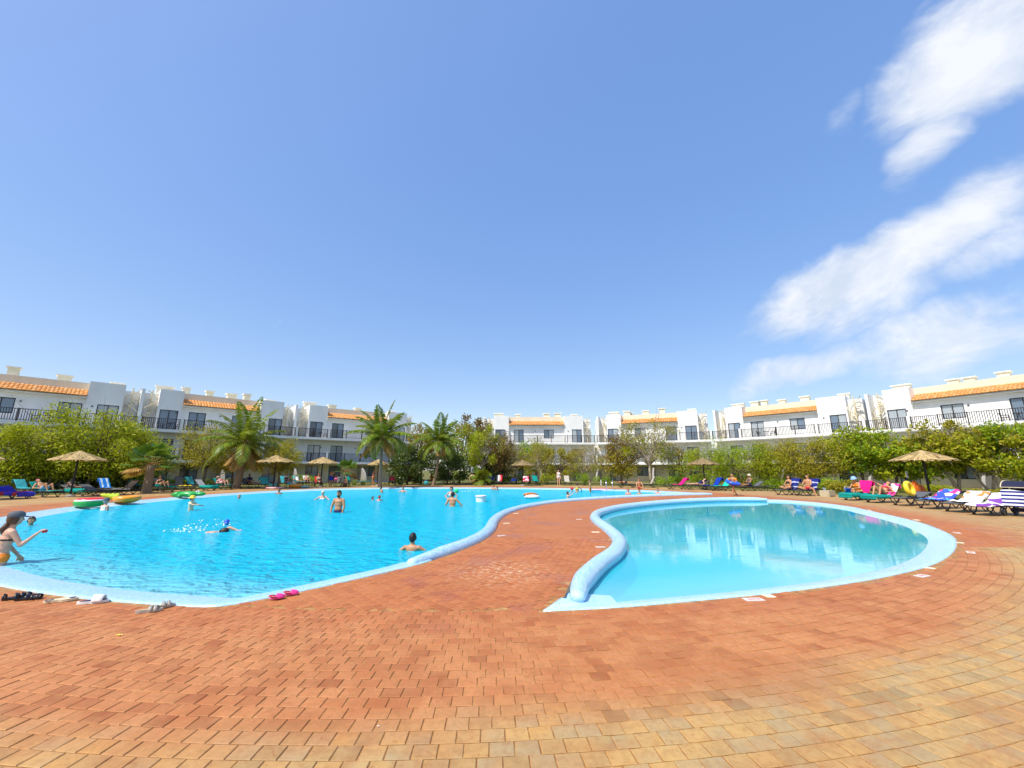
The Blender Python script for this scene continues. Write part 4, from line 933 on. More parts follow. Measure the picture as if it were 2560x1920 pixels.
# ------------------------------------------------------------------ loungers and towels
plain('lounger_dark', (.035, .032, .03), .5, .25); plain('sling_grey', (.11, .11, .115), .7, .15, 20); plain('sling_beige', (.46, .42, .33), .7, .1, 20); plain('sling_light', (.34, .34, .34), .7, .1, 20)
SEAT = .35
def make_lounger(name, ang, sling, frame='lounger_dark'):
    root = empty(name); f = MB()
    for s_ in (-1, 1): f.tube([(-.95, s_ * .31, SEAT - .03), (.5, s_ * .31, SEAT - .03), (.97, s_ * .30, SEAT - .025)], .024, 6)
    for x in (-.94, -.32, .35, .96): f.tube([(x, -.31, SEAT - .03), (x, .31, SEAT - .03)], .018, 6)
    f.build('frame', frame, root)
    for s_ in (-1, 1):
        for x in (-.52, .56):
            l = MB(); y = s_ * .31
            l.tube([(x - .30, y, SEAT - .04), (x - .16, y, .13), (x + .02, y, .02), (x + .10, y, .02)], .021, 6); l.tube([(x + .30, y, SEAT - .04), (x + .16, y, .13), (x - .02, y, .02), (x - .10, y, .02)], .021, 6)
            l.build('leg', frame, root)
    st = MB(); st.grid(lambda a, b: (-.30 + 1.25 * a, -.285 + .57 * b, SEAT - .018 * math.sin(PI * b)), 6, 4); st.build('seat', sling, root)
    c, s = math.cos(ang), math.sin(ang); bp = lambda d, y, o=0: (-.30 - d * c + o * s, y, SEAT + d * s + o * c)
    b = MB(); b.grid(lambda a, bb: bp(.76 * a, -.275 + .55 * bb, .012), 4, 4); bo = b.build('backrest', sling, root)
    bf = MB(); bf.tube([bp(0, -.28), bp(.76, -.28), bp(.79, -.25), bp(.79, .25), bp(.76, .28), bp(0, .28)], .02, 6)
    if ang > .2: bf.tube([bp(.45, -.26), (-.66, -.26, SEAT - .03)], .014, 5); bf.tube([bp(.45, .26), (-.66, .26, SEAT - .03)], .014, 5)
    bf.build('backrest_frame', frame, bo)
    root['ang'] = ang; return root
PROTO = {}
def lounger(u, v, hd, ang, sling, label):
    key = (round(ang, 2), sling); g_ = at(u, v)
    if key not in PROTO: o = PROTO[key] = make_lounger('sun_lounger', ang, sling)
    else: o = copy_tree(PROTO[key])
    if 'ang' in o: del o['ang']
    tag(o, label, 'sun lounger', 'sun loungers round the pool'); o.location = (g_.x, g_.y, .004); o.rotation_euler = (0, 0, math.radians(hd)); return (Vector((g_.x, g_.y, .004)), math.radians(hd), ang)
def cloth(name, cols, scale, axis=0, kind='stripe', rough=.9):
    if name in MATS: return name
    m, t, p = principled(name, cols[0], rough, .1); co = t.n('ShaderNodeTexCoord').outputs['Object']; sp = t.n('ShaderNodeSeparateXYZ'); t.put(sp.inputs[0], co)
    if len(cols) == 1: c = t.ramp(t.noise(co, 3, 4), [(.3, tuple(x * .8 for x in cols[0])), (.7, cols[0])])
    elif kind == 'stripe':
        f = t.m('FRACT', t.m('MULTIPLY', sp.outputs[axis], scale)); c = t.ramp(f, [(i / len(cols), c_) for i, c_ in enumerate(cols)], 'CONSTANT')
    else:
        vo = t.n('ShaderNodeTexVoronoi', i_Scale=scale); t.put(vo.inputs['Vector'], co); sc = t.n('ShaderNodeSeparateColor'); t.put(sc.inputs[0], vo.outputs['Color'])
        c = t.ramp(sc.outputs[0], [(i / len(cols), c_) for i, c_ in enumerate(cols)], 'CONSTANT')
    t.put(p.inputs['Base Color'], c); b = t.n('ShaderNodeBump', i_Strength=.3, i_Distance=.01); t.put(b.inputs['Height'], t.noise(co, 60, 3)); t.put(p.inputs['Normal'], b.outputs[0]); return name
TEAL = cloth('towel_teal', [(.012, .30, .26)], 1); TURQ = cloth('towel_turquoise', [(.08, .52, .56)], 1); BLUE = cloth('towel_blue', [(.012, .05, .42)], 1); LIME = cloth('towel_lime', [(.32, .62, .03)], 1)
PINK = cloth('towel_pink', [(.80, .015, .22)], 1); WHITE = cloth('towel_white', [(.80, .80, .78)], 1); RED = cloth('towel_red', [(.62, .02, .03)], 1); YEL = cloth('towel_yellow', [(.78, .55, .03)], 1); MINT = cloth('towel_mint', [(.02, .56, .42)], 1)
BSTR = cloth('towel_blue_stripe', [(.03, .22, .72), (.66, .80, .86), (.03, .30, .76)], 3.2, 1); NSTR = cloth('towel_navy_stripe', [(.015, .02, .16), (.02, .03, .22), (.02, .025, .18), (.45, .5, .62)], 6, 0)
RPAT = cloth('towel_red_pattern', [(.62, .03, .07), (.8, .6, .6), (.42, .01, .08)], 7, kind='cells'); BPAT = cloth('towel_blue_pink', [(.05, .10, .50), (.72, .74, .86), (.66, .06, .26), (.10, .38, .68)], 4.5, kind='cells')
OPAT = cloth('towel_white_orange', [(.82, .80, .76), (.80, .78, .74), (.72, .26, .08), (.85, .84, .80)], 5, kind='cells'); PPAT = cloth('towel_white_purple', [(.82, .80, .84), (.80, .80, .82), (.22, .07, .36), (.84, .83, .84), (.86, .76, .35)], 2.6, kind='cells')
PKWH = cloth('towel_pink_white', [(.80, .05, .30), (.84, .78, .80), (.82, .10, .36)], 5, kind='cells'); BRED = cloth('towel_blue_red', [(.05, .05, .45), (.04, .04, .40), (.42, .03, .04)], 1.1, 0)
def towel(pos, label, mat, s0=0.0, s1=1.9, w_=.30, drape=0.0, seed=0, rump=.012):
    """cloth laid along backrest and seat of a lounger placed at pos=(loc, heading, angle)"""
    loc, hd, ang = pos; c, s = math.cos(ang), math.sin(ang); r = random.Random(seed); ph = [r.uniform(0, 6) for _ in range(6)]
    def path(t):   # t metres from the top of the backrest
        if t < 0: return Vector((-.30 - .79 * c - .03, 0, SEAT + .79 * s + .03 + t * .9)), Vector((-1, 0, 0.2))
        if t < .79: d = .79 - t; return Vector((-.30 - d * c, 0, SEAT + d * s)), Vector((s, 0, c))
        return Vector((-.30 + (t - .79), 0, SEAT)), Vector((0, 0, 1))
    W = w_ + drape; nu, nv = 26, 12
    def fn(a, b):
        t = s0 + (s1 - s0) * a; p, n = path(t); y = (-1 + 2 * b) * W; wr = rump * (math.sin(t * 9 + ph[0] + y * 4) + math.sin(y * 17 + ph[1] + t * 3) * .7 + .6 * math.sin(t * 23 + ph[2]))
        yy = max(-.335, min(.335, y)); q = p + n * (.022 + abs(wr)) + Vector((0, yy, 0)); ex = abs(y) - .335
        if ex > 0: q = p + Vector((0, math.copysign(.335 + .02 + wr * .5, y), .02 - ex))
        if t > 2.05: q.x = -.30 + 2.05 - .79 + .02 + wr; q.z = SEAT + .02 - (t - 2.05)
        return q
    mb = MB(); mb.grid(fn, nu, nv); o = mb.build('towel', mat, None, smooth=True); o.location = loc; o.rotation_euler = (0, 0, hd)
    md = o.modifiers.new('thick', 'SOLIDIFY'); md.thickness = .008; md.offset = 1.0
    tag(o, label, 'towel', 'towels on the loungers'); return o
LG = {}
for key, u, v, hd, ang, sl_, lb in [
    ('a', 28, 1247, -10, .5, 'sling_grey', 'lounger under the blue and red cloth at the left picture edge'), ('b', 108, 1243, -8, .75, 'sling_grey', 'lounger carrying the sunbather with raised knees and light blue shorts'),
    ('1', 62, 1235, -8, .9, 'sling_grey', 'turquoise-covered lounger behind the blue and red cloth'), ('2', 340, 1225, -14, .8, 'sling_grey', 'turquoise-covered lounger left of the fan palm trunk'), ('3', 482, 1221, -14, 1.0, 'sling_grey', 'turquoise-covered lounger behind the crumpled yellow towel'),
    ('c', 190, 1236, -6, .35, 'sling_grey', 'teal-draped lounger left under the wide straw parasol'), ('d', 238, 1239, -5, .45, 'sling_grey', 'empty dark lounger in front, below the blue striped towel'), ('e', 268, 1233, -18, .95, 'sling_grey', 'lounger with the blue striped towel over its back'),
    ('f', 303, 1236, 176, .8, 'sling_light', 'empty light grey lounger with its back raised to the right'), ('g', 405, 1229, -14, 1.0, 'sling_grey', 'lounger of the reader with drawn-up knees beside the fan palm'), ('h', 455, 1227, -14, 1.2, 'sling_grey', 'lounger with nearly upright dark back right of the reader'),
    ('i', 512, 1226, -14, .7, 'sling_light', 'lounger with grey back and hanging teal towel'), ('j', 556, 1224, -14, .8, 'sling_grey', 'lounger of the sunbather in red stripes'), ('k', 622, 1221, -20, .7, 'sling_grey', 'dark lounger right of the first palm trunk'),
    ('l', 666, 1221, -30, .95, 'sling_grey', 'lounger under the pale turquoise towel below the ragged parasol'), ('m', 714, 1217, -38, .95, 'sling_grey', 'lounger of the woman in a black swimsuit'), ('n', 744, 1213, -40, .9, 'sling_grey', 'turquoise-covered lounger behind the woman in black'),
    ('o', 768, 1213, -45, .9, 'sling_grey', 'lounger with a white towel over its back'), ('p', 795, 1217, -60, .9, 'sling_grey', 'lounger of the woman in a white bikini'), ('q', 838, 1216, -88, .8, 'sling_grey', 'lounger of the child in pink behind the man in blue shorts'),
    ('r', 864, 1217, -75, 1.0, 'sling_grey', 'lounger with teal back right of the man in blue shorts'), ('s', 914, 1212, -4, .05, 'sling_grey', 'flat green-covered lounger left of the standing woman'), ('t', 950, 1212, -10, .1, 'sling_grey', 'flat lounger at the foot of the middle palm parasol'),
    ('u', 980, 1214, -70, .8, 'sling_grey', 'lounger of the person in red right of the parasol'), ('v', 1024, 1211, -78, .9, 'sling_grey', 'left lounger of the three in a row by the dark tree'), ('w', 1045, 1210, -85, .9, 'sling_grey', 'middle lounger of the three in a row by the dark tree'),
    ('x', 1078, 1210, -98, .9, 'sling_grey', 'right lounger of the three in a row by the dark tree'), ('y', 1226, 1210, -100, .8, 'sling_grey', 'lounger under the navy towel right of the life ring'), ('z', 1248, 1212, -92, 1.0, 'sling_grey', 'lounger with white and red towels over its back'),
    ('A', 1284, 1210, -96, .6, 'sling_grey', 'lounger with blue towel left of the small brown parasol'), ('B', 1315, 1212, -90, .8, 'sling_grey', 'lounger covered by the red patterned towel'), ('C', 1340, 1211, -80, .95, 'sling_grey', 'teal-covered lounger right of the small brown parasol'),
    ('D', 1419, 1213, -88, 1.0, 'sling_beige', 'beige lounger with raised back beside the standing woman in white'), ('E', 1568, 1219, -6, .9, 'sling_beige', 'beige lounger right of the pool ladder, back to the left'), ('F', 1620, 1219, 178, 1.1, 'sling_beige', 'beige lounger with upright back in front of the pale-trunked tree'),
    ('G', 1694, 1223, 184, .8, 'sling_grey', 'lounger with the pink towel'), ('H', 1744, 1224, 182, .5, 'sling_grey', 'lounger of the lying woman under the brown parasol'), ('I', 1782, 1225, 188, .95, 'sling_grey', 'lounger with the royal blue towel'), ('J', 1806, 1227, 190, .85, 'sling_grey', 'lounger with the mint green towel'),
    ('K', 1880, 1227, 188, .5, 'sling_grey', 'lounger of the seated man with a hat'), ('L', 1974, 1237, 192, 1.05, 'sling_grey', 'lounger of the woman in a dark bikini, navy towel on its back'), ('M', 2022, 1239, 196, 1.05, 'sling_grey', 'lounger of the cross-legged man, navy towel on its back'),
    ('N', 2150, 1250, 194, 1.0, 'sling_grey', 'teal-draped lounger with a magenta towel over its back'), ('O', 2208, 1256, 196, .75, 'sling_grey', 'teal-draped lounger with a pink and white towel'), ('Q', 2280, 1263, 196, .3, 'sling_grey', 'dark lounger carrying the yellow ring in front of the orange tent'),
    ('R', 2348, 1271, 197, .5, 'sling_grey', 'dark lounger under the blue and pink towel'), ('S', 2418, 1279, 197, .5, 'sling_grey', 'dark lounger under the white and orange towel'), ('T', 2488, 1287, 198, .5, 'sling_grey', 'dark lounger under the white and purple towel by the pushchair')]:
    LG[key] = lounger(u, v, hd, ang, sl_, lb)
for i, (k_, lb, mt, s0, s1, dr) in enumerate([('a', 'blue and red cloth hanging over the leftmost lounger', BRED, .2, 2.3, .22), ('b', 'teal towel on the lounger of the sunbather with raised knees', TEAL, -.15, 2.0, .0), ('b', 'narrow sky blue towel under the raised-knee sunbather feet', TURQ, 1.1, 2.05, .02),
    ('1', 'turquoise towel on the second lounger from the left edge', TURQ, -.3, 2.0, .0), ('2', 'turquoise towel on the lounger left of the fan palm trunk', TURQ, -.3, 1.9, .0), ('3', 'turquoise towel behind the crumpled yellow one', TURQ, -.3, 1.9, .0), ('c', 'teal cloth hanging down the lounger under the wide parasol', TEAL, .6, 2.25, .26), ('e', 'blue and white striped towel over a raised lounger back', BSTR, -.3, 1.2, .0), ('g', 'teal towel under the reader with drawn-up knees', TEAL, .6, 2.1, .03), ('h', 'crumpled pale yellow towel on the upright dark lounger', YEL, .9, 1.7, .0),
    ('i', 'teal towel hanging from the grey-backed lounger', TEAL, .9, 2.25, .2), ('j', 'teal towel behind the sunbather in red stripes', TEAL, -.2, 1.9, .0), ('l', 'pale turquoise towel draped below the ragged parasol', TURQ, -.35, 2.2, .03), ('m', 'turquoise towel behind the woman in a black swimsuit', TURQ, -.3, 2.2, .02),
    ('n', 'turquoise towel on the lounger behind the woman in black', TURQ, -.2, 2.0, .0), ('o', 'white towel over a lounger back left of the woman in white', WHITE, -.3, .9, .0), ('p', 'crimson towel behind the woman in a white bikini', RED, -.3, 1.2, .0), ('r', 'teal towel over the lounger back right of the blue shorts', TEAL, -.3, 1.4, .0),
    ('s', 'green towel on the flat lounger left of the standing woman', TEAL, .1, 2.0, .0), ('t', 'deep blue towel on the flat lounger below the middle palm', BLUE, .3, 1.9, .0), ('v', 'turquoise towel behind the man in a red shirt', TURQ, -.3, 1.6, .0), ('w', 'lime green towel on the middle lounger of the three', LIME, -.35, 1.7, .0), ('x', 'lime green towel on the right lounger of the three', LIME, -.35, 1.7, .0),
    ('y', 'navy blue towel over the lounger right of the life ring', BLUE, -.25, 1.8, .0), ('z', 'white towel over a lounger back beside a red one', WHITE, -.35, .75, -.0), ('A', 'blue towel left of the small brown parasol', BLUE, .5, 1.9, .0), ('B', 'red patterned towel below the small brown parasol', RPAT, -.3, 2.0, .04), ('C', 'teal towel right of the small brown parasol', TEAL, -.3, 2.0, .0),
    ('G', 'vivid pink towel over a raised lounger back', PINK, -.25, 1.5, .03), ('I', 'royal blue towel right of the brown parasol', BLUE, -.3, 1.9, .02), ('J', 'mint green towel left of the boy with the blue ring', MINT, -.3, 1.9, .03), ('L', 'navy striped towel behind the woman in a dark bikini', NSTR, -.3, 1.3, .03), ('M', 'navy striped towel behind the cross-legged man', NSTR, -.3, 1.3, .03),
    ('N', 'teal cloth hanging at the lounger foot below the magenta towel', TEAL, .9, 2.3, .24), ('N', 'magenta towel over a raised lounger back', PINK, -.35, .85, .03), ('O', 'teal cloth hanging at the lounger foot below the pink and white towel', TEAL, 1.0, 2.25, .2), ('O', 'pink and white towel over a lounger back', PKWH, -.3, 1.0, .06), ('R', 'blue and pink patterned towel right of the orange tent', BPAT, -.2, 1.7, .05),
    ('S', 'white and orange patterned towel on the lounger row', OPAT, -.2, 1.5, .06), ('T', 'white and purple towel beside the pushchair', PPAT, -.2, 2.1, .06)]):
    towel(LG[k_], lb, mt, s0, s1, .30 if k_ != 'z' else .16, dr, i, .012 if k_ not in 'RSTah' else .03)
o = towel(LG['z'], 'red towel over a lounger back beside a white one', RED, -.36, .8, .15, 0, 77); o.location += Vector((.15, 0, .012)); bpy.data.objects[o.name].location.x += .0
# ------------------------------------------------------------------ people
def skinmat(name, c):
    m, t, p = principled(name, c, .5, .4); pos = t.n('ShaderNodeTexCoord').outputs['Object']
    t.put(p.inputs['Base Color'], t.ramp(t.noise(pos, 7, 4, .6), [(.3, tuple(x * .86 for x in c)), (.7, tuple(min(1, x * 1.08) for x in c))]))
for n_, c in (('skin_pale', (.62, .36, .24)), ('skin_tan', (.52, .26, .13)), ('skin_brown', (.36, .17, .08)), ('skin_dark', (.16, .075, .04)), ('skin_pink', (.64, .31, .22))): skinmat(n_, c)
plain('hair_dark', (.02, .014, .011), .5, .3); plain('hair_brown', (.10, .05, .025), .5, .3); plain('hair_blond', (.45, .30, .13), .5, .2); plain('hair_grey', (.42, .40, .38), .6, .2); plain('eye_dark', (.015, .012, .012), .3, .1); plain('lip', (.35, .10, .08), .5, .1)
for n_, c in (('cl_black', (.015, .015, .018)), ('cl_white', (.78, .77, .74)), ('cl_blue', (.012, .06, .55)), ('cl_lblue', (.28, .48, .68)), ('cl_red', (.60, .03, .04)), ('cl_orange', (.85, .24, .02)), ('cl_yellow', (.80, .62, .06)), ('cl_pink', (.75, .12, .32)), ('cl_navy', (.015, .02, .09)), ('cl_cream', (.72, .62, .40)), ('cl_grey', (.10, .105, .12)), ('cl_green', (.10, .42, .06)), ('cl_teal', (.02, .34, .34))): plain(n_, c, .75, .12, 15)
cloth('cl_stripe_red', [(.65, .04, .06), (.78, .74, .70)], 9, 2)
def capsule(mb, p, q, r0, r1, n=10):
    p, q = Vector(p), Vector(q); d = q - p; L = d.length
    if L < 1e-5: mb.ball(p, r0, n, 6); return
    d /= L; pts = []; rs = []
    for a in (-80, -50, -20): a = math.radians(a); pts.append(p + d * r0 * math.sin(a)); rs.append(r0 * math.cos(a))
    for f in (0, .5, 1): pts.append(p.lerp(q, f)); rs.append(r0 + (r1 - r0) * f)
    for a in (20, 50, 80): a = math.radians(a); pts.append(q + d * r1 * math.sin(a)); rs.append(r1 * math.cos(a))
    mb.tube(pts, rs, n)
def nv(*a): return Vector(a).normalized()
DOWN = nv(0, 0, -1)
def person(label, loc, facing, skin='skin_tan', hair='hair_dark', h=1.7, P_=(0, 0, .90), U=(0, 0, 1), F=None, aL=None, aR=None, lL=None, lR=None, hd=None, hf=None, wear=(), cut='short', fem=False, vox=.017, head=1.0, face=False, fat=1.0, long_hair=False, group=None, fist=None):
    """one continuous body from a posed skeleton (forward +x, left +y); returns root and joints in local space"""
    s = h / 1.7; U = Vector(U).normalized(); F = Vector(F) if F is not None else Vector((1, 0, 0)); F = (F - U * F.dot(U)).normalized(); Lf = U.cross(F).normalized()
    P0 = Vector(P_); mb = MB(); seg = []
    def cap(b, p, q, r0, r1): capsule(mb, p, q, r0 * s, r1 * s); seg.append((b, Vector(p), Vector(q), r0 * s, r1 * s))
    T = lambda f, l, u: P0 + (F * f + Lf * l + U * u) * s
    sw = .155 if fem else .178; bw = fat
    M3 = Matrix((F, Lf, U)).transposed()
    for c, rd in (((0, 0, -.01), (.115 * bw, .165 if fem else .155, .13)), ((0, 0, .12), (.10 * bw, .128 if fem else .142, .14)), ((.0, 0, .27), (.105, .15 if fem else .165, .15)), ((0, 0, .40), (.09, .15 if fem else .175, .11))):
        mb.ball(T(*c), Vector(rd) * s, 14, 9, M3)
    seg.append(('torso', T(0, 0, -.05), T(0, 0, .46), .13 * s, .13 * s))
    if fem:
        for y in (-.075, .075): mb.ball(T(.075, y, .31), .068 * s, 10, 7)
    else: mb.ball(T(.05, 0, .36), Vector((.06, .15, .08)) * s, 12, 7, M3)
    cap('neck', T(0, 0, .44), T(.015, 0, .56), .06, .052)
    hdv = Vector(hd).normalized() if hd is not None else U; hfv = Vector(hf) if hf is not None else F; hfv = (hfv - hdv * hfv.dot(hdv)).normalized(); hl = hdv.cross(hfv)
    HC = T(.015, 0, .545) + hdv * .115 * s * head; MH = Matrix((hfv, hl, hdv)).transposed(); hs = s * head
    mb.ball(HC, Vector((.098, .078, .118)) * hs, 16, 12, MH); mb.ball(HC + MH @ Vector((.035, 0, -.06)) * hs, Vector((.062, .055, .062)) * hs, 12, 8, MH)
    capsule(mb, HC + MH @ Vector((.095, 0, .005)) * hs, HC + MH @ Vector((.112, 0, -.025)) * hs, .012 * hs, .016 * hs, 8)
    for y in (-.08, .08): mb.ball(HC + MH @ Vector((-.005, y, -.005)) * hs, Vector((.018, .012, .03)) * hs, 8, 6, MH)
    seg.append(('head', HC - hdv * .05 * hs, HC + hdv * .05 * hs, .09 * hs, .09 * hs))
    J = {'head': HC}
    for sd, nm, arm in ((1, 'L', aL), (-1, 'R', aR)):
        arm = arm or ((.06, .14 * sd, -1), (.18, .05 * sd, -1)); d1, d2 = Vector(arm[0]).normalized(), Vector(arm[1]).normalized()
        sh = T(0, sw * sd, .43); el = sh + d1 * .285 * s; wr = el + d2 * .25 * s; r_a = .9 if fem else 1.0
        cap('uarm' + nm, sh, el, .056 * r_a, .042 * r_a); cap('farm' + nm, el, wr, .042 * r_a, .028 * r_a)
        palm_ = wr + d2 * .075 * s; pn = Vector(arm[2]).normalized() if len(arm) > 2 else (d2.cross(d1) if d2.cross(d1).length > .15 else Vector((0, sd, 0)))
        pn = (pn - d2 * pn.dot(d2)).normalized(); across = d2.cross(pn).normalized()
        for q in (-.022, 0, .022): capsule(mb, wr + across * q * .5 * s, palm_ + across * q * s, .017 * s, .016 * s, 8)
        curl = -pn
        for fi, (q, fl) in enumerate(((-.030, .066), (-.010, .078), (.011, .074), (.031, .058))):
            b0 = palm_ + across * q * s; k1 = b0 + (d2 * .85 + curl * .35).normalized() * fl * .5 * s; k2 = k1 + (d2 * .5 + curl * .8).normalized() * fl * .5 * s
            capsule(mb, b0, k1, .0105 * s, .0095 * s, 6); capsule(mb, k1, k2, .0095 * s, .008 * s, 6)
        th = wr + d2 * .03 * s - across * .025 * s; t1 = th + (d2 * .6 - across * .7 + curl * .2).normalized() * .04 * s; t2 = t1 + (d2 * .8 - across * .2 + curl * .4).normalized() * .032 * s
        capsule(mb, th, t1, .013 * s, .011 * s, 6); capsule(mb, t1, t2, .011 * s, .009 * s, 6); seg.append(('hand' + nm, wr, palm_, .03 * s, .03 * s)); J['hand' + nm] = palm_
    for sd, nm, leg in ((1, 'L', lL), (-1, 'R', lR)):
        leg = leg or ((.02, .03 * sd, -1), (-.02, 0, -1)); d1, d2 = Vector(leg[0]).normalized(), Vector(leg[1]).normalized()
        hp = T(0, .088 * sd, -.04); kn = hp + d1 * .42 * s; an = kn + d2 * .41 * s
        cap('thigh' + nm, hp, kn, .088 * bw, .058); cap('shin' + nm, kn, an, .056, .036); capsule(mb, kn + d2 * .10 * s - F * .012 * s, kn + d2 * .2 * s - F * .012 * s, .05 * s, .044 * s)
        fd = Vector(leg[2]).normalized() if len(leg) > 2 else (nv(1, .15 * sd, 0) if abs(d2.z) > .5 else (nv(.2, .1 * sd, 1)))
        cap('foot' + nm, an + d2 * .03 * s - fd * .04 * s, an + d2 * .045 * s + fd * .13 * s, .034, .028); J['foot' + nm] = an
    me0 = bpy.data.meshes.new('tmp'); me0.from_pydata(mb.v, [], mb.f); ob = bpy.data.objects.new('tmp', me0); COL.objects.link(ob)
    rm = ob.modifiers.new('r', 'REMESH'); rm.mode = 'VOXEL'; rm.voxel_size = vox; sm = ob.modifiers.new('s', 'SMOOTH'); sm.factor = .5; sm.iterations = 2
    dg = bpy.context.evaluated_depsgraph_get(); dg.update(); ev = ob.evaluated_get(dg); me = bpy.data.meshes.new_from_object(ev, depsgraph=dg); bpy.data.objects.remove(ob); bpy.data.meshes.remove(me0)
    me.name = 'person'; me.materials.clear(); me.polygons.foreach_set('use_smooth', [True] * len(me.polygons))
    root = link('person', me, skin); tag(root, label, 'person', group); root.location = loc; root.rotation_euler = (0, 0, math.radians(facing))
    # ---- classify faces for clothing and hair
    n = len(me.polygons); C = np.zeros(n * 3); me.polygons.foreach_get('center', C); C = C.reshape(-1, 3); best = np.full(n, 9e9); lab = np.zeros(n, int); tt = np.zeros(n)
    for i, (b, p, q, r0, r1) in enumerate(seg):
        p_, d = np.array(p), np.array(q - p); L2 = max(1e-9, d @ d); t = np.clip(((C - p_) @ d) / L2, 0, 1); dist = np.linalg.norm(C - p_ - t[:, None] * d, axis=1) - (r0 + (r1 - r0) * t); m_ = dist < best; best[m_] = dist[m_]; lab[m_] = i; tt[m_] = t[m_]
    names = np.array([g[0] for g in seg])[lab]; hgt = (C - np.array(P0)) @ np.array(U) / s; fwd = (C - np.array(P0)) @ np.array(F) / s; lat = (C - np.array(P0)) @ np.array(Lf) / s
    isT = names == 'torso'; th_ = np.char.startswith(names, 'thigh'); ua = np.char.startswith(names, 'uarm'); nk = names == 'neck'; hh = (C - np.array(HC)) @ np.array(hdv) / hs; hx = (C - np.array(HC)) @ np.array(hfv) / hs; isH = (names == 'head') | (nk & (hh > -.12))
    def shell(sel, off, nm, mt):
        idx = np.nonzero(sel)[0]
        if len(idx) < 4: return
        co = np.zeros(len(me.vertices) * 3); me.vertices.foreach_get('co', co); co = co.reshape(-1, 3); no = np.zeros(len(me.vertices) * 3); me.vertex_normals.foreach_get('vector', no); no = no.reshape(-1, 3)
        fs = [tuple(me.polygons[int(i)].vertices) for i in idx]; use = sorted({v for f in fs for v in f}); mp = {v: i for i, v in enumerate(use)}; k = len(use); vs = np.concatenate([co[use] + no[use] * off, co[use] - no[use] * .004])
        ed = {}; F2 = []
        for f in fs:
            g = [mp[v] for v in f]; F2.append(tuple(g))
            for a, b in zip(g, g[1:] + g[:1]): ed[(a, b)] = ed.get((a, b), 0) + 1
        for (a, b) in list(ed):
            if (b, a) not in ed: F2.append((b, a, a + k, b + k))
        m2 = MB(); m2.v = vs.tolist(); m2.f = F2; return m2.build(nm, mt, root, smooth=True)
    for kind, mt in wear:
        sel = {'shorts': (isT & (hgt < .06)) | (th_ & (tt < .6)), 'trunks': (isT & (hgt < .05)) | (th_ & (tt < .28)), 'bottom': (isT & (hgt < .02) & (hgt > -.2)) | (th_ & (tt < .10)), 'top': isT & (hgt > .255) & (hgt < .36) & ((np.abs(lat) > .0)), 'strap': isT & (hgt > .275) & (hgt < .30),
               'onepiece': (isT & (hgt < .37)) | (th_ & (tt < .10)), 'shirt': (isT & (hgt > -.04)) | (ua & (tt < .6)), 'vest': isT & (hgt > -.04) & (hgt < .44), 'dress': (isT) | (th_ & (tt < .7)), 'armband': ua & (tt > .25) & (tt < .8)}[kind]
        shell(sel, .045 if kind == 'armband' else .011 if kind in ('shorts', 'shirt', 'dress') else .006, {'top': 'bikini_top', 'bottom': 'bikini_bottom', 'strap': 'bikini_strap'}.get(kind, kind), mt)
    if cut == 'short': shell(isH & ((hh > .045) | ((hx < -.0) & (hh > -.05)) | ((hx < -.04) & (hh > -.085))) & ~((hx > .05) & (hh < .06)), .012 * head, 'hair', hair)
    elif cut == 'cap': shell(isH & (hh > .03) & ~((hx > .05) & (hh < .05)), .016, 'swim_cap', hair)
    elif cut == 'bob': shell(isH & ((hh > .05) | (hx < .01)) & (hh > -.13), .02, 'hair', hair)
    if long_hair:
        g_ = MB(); pt = [HC + MH @ Vector((-.075, 0, .03)) * hs, HC + MH @ Vector((-.105, 0, -.09)) * hs, HC + MH @ Vector((-.10, 0, -.22)) * hs, HC + MH @ Vector((-.085, 0, -.33)) * hs]; g_.tube(pt, [.05 * hs, .055 * hs, .045 * hs, .015 * hs], 8); g_.build('long_hair', hair if hair.startswith('hair') else 'hair_brown', root, smooth=True)
    if face:
        for y in (-.033, .033): MB().ball(HC + MH @ Vector((.089, y, .018)) * hs, Vector((.010, .014, .009)) * hs, 8, 6, MH).build('eye', 'eye_dark', root)
        MB().ball(HC + MH @ Vector((.093, 0, -.062)) * hs, Vector((.010, .024, .007)) * hs, 8, 6, MH).build('mouth', 'lip', root)
    J.update(HC=HC, MH=MH, hs=hs, T=T, s=s, root=root); return J
def hat(J, mat, brim=.17, crown=.115, dome=True, up=.03, band=None, tilt=0.0):
    """sun hat or cap worn on the head of person J: part of the person's clothing"""
    M4 = Matrix.Translation(J['HC']) @ J['MH'].to_4x4() @ Matrix.Rotation(tilt, 4, 'Y'); hs = J['hs']; m = MB(); m.lathe([(brim, up - .005), (brim * .98, up + .008), (crown, up + .022), (crown * .97, up + .07), (crown * .75, up + .115), (.01, up + .13)], 20); m.lathe([(crown, up), (brim, up - .005)], 20); m.v = [tuple(M4 @ (Vector(p) * hs)) for p in m.v]
    return m.build('sun_hat', mat, J['root'], smooth=True)
def cap_hat(J, mat):
    M4 = Matrix.Translation(J['HC']) @ J['MH'].to_4x4() @ Matrix.Rotation(-.12, 4, 'Y'); hs = J['hs']; m = MB(); m.lathe([(.108, .03), (.112, .06), (.098, .105), (.06, .135), (.005, .142)], 18, wob=lambda r, z, a, j: (r * (1.06 if abs(math.cos(a)) > .7 else 1), z)); m.v = [tuple(M4 @ (Vector(p) * hs)) for p in m.v]; c = m.build('cap', mat, J['root'], smooth=True)
    b = MB(); b.grid(lambda u_, v_: ((.085 + .105 * u_) * math.cos((v_ - .5) * 1.7), (.095 + .0 * u_) * math.sin((v_ - .5) * 1.9), .045 - .025 * u_), 4, 8); b.v = [tuple(M4 @ (Vector(p) * hs)) for p in b.v]; o = b.build('peak', mat, c, smooth=True); o.modifiers.new('t', 'SOLIDIFY').thickness = .008
WZ = -.10
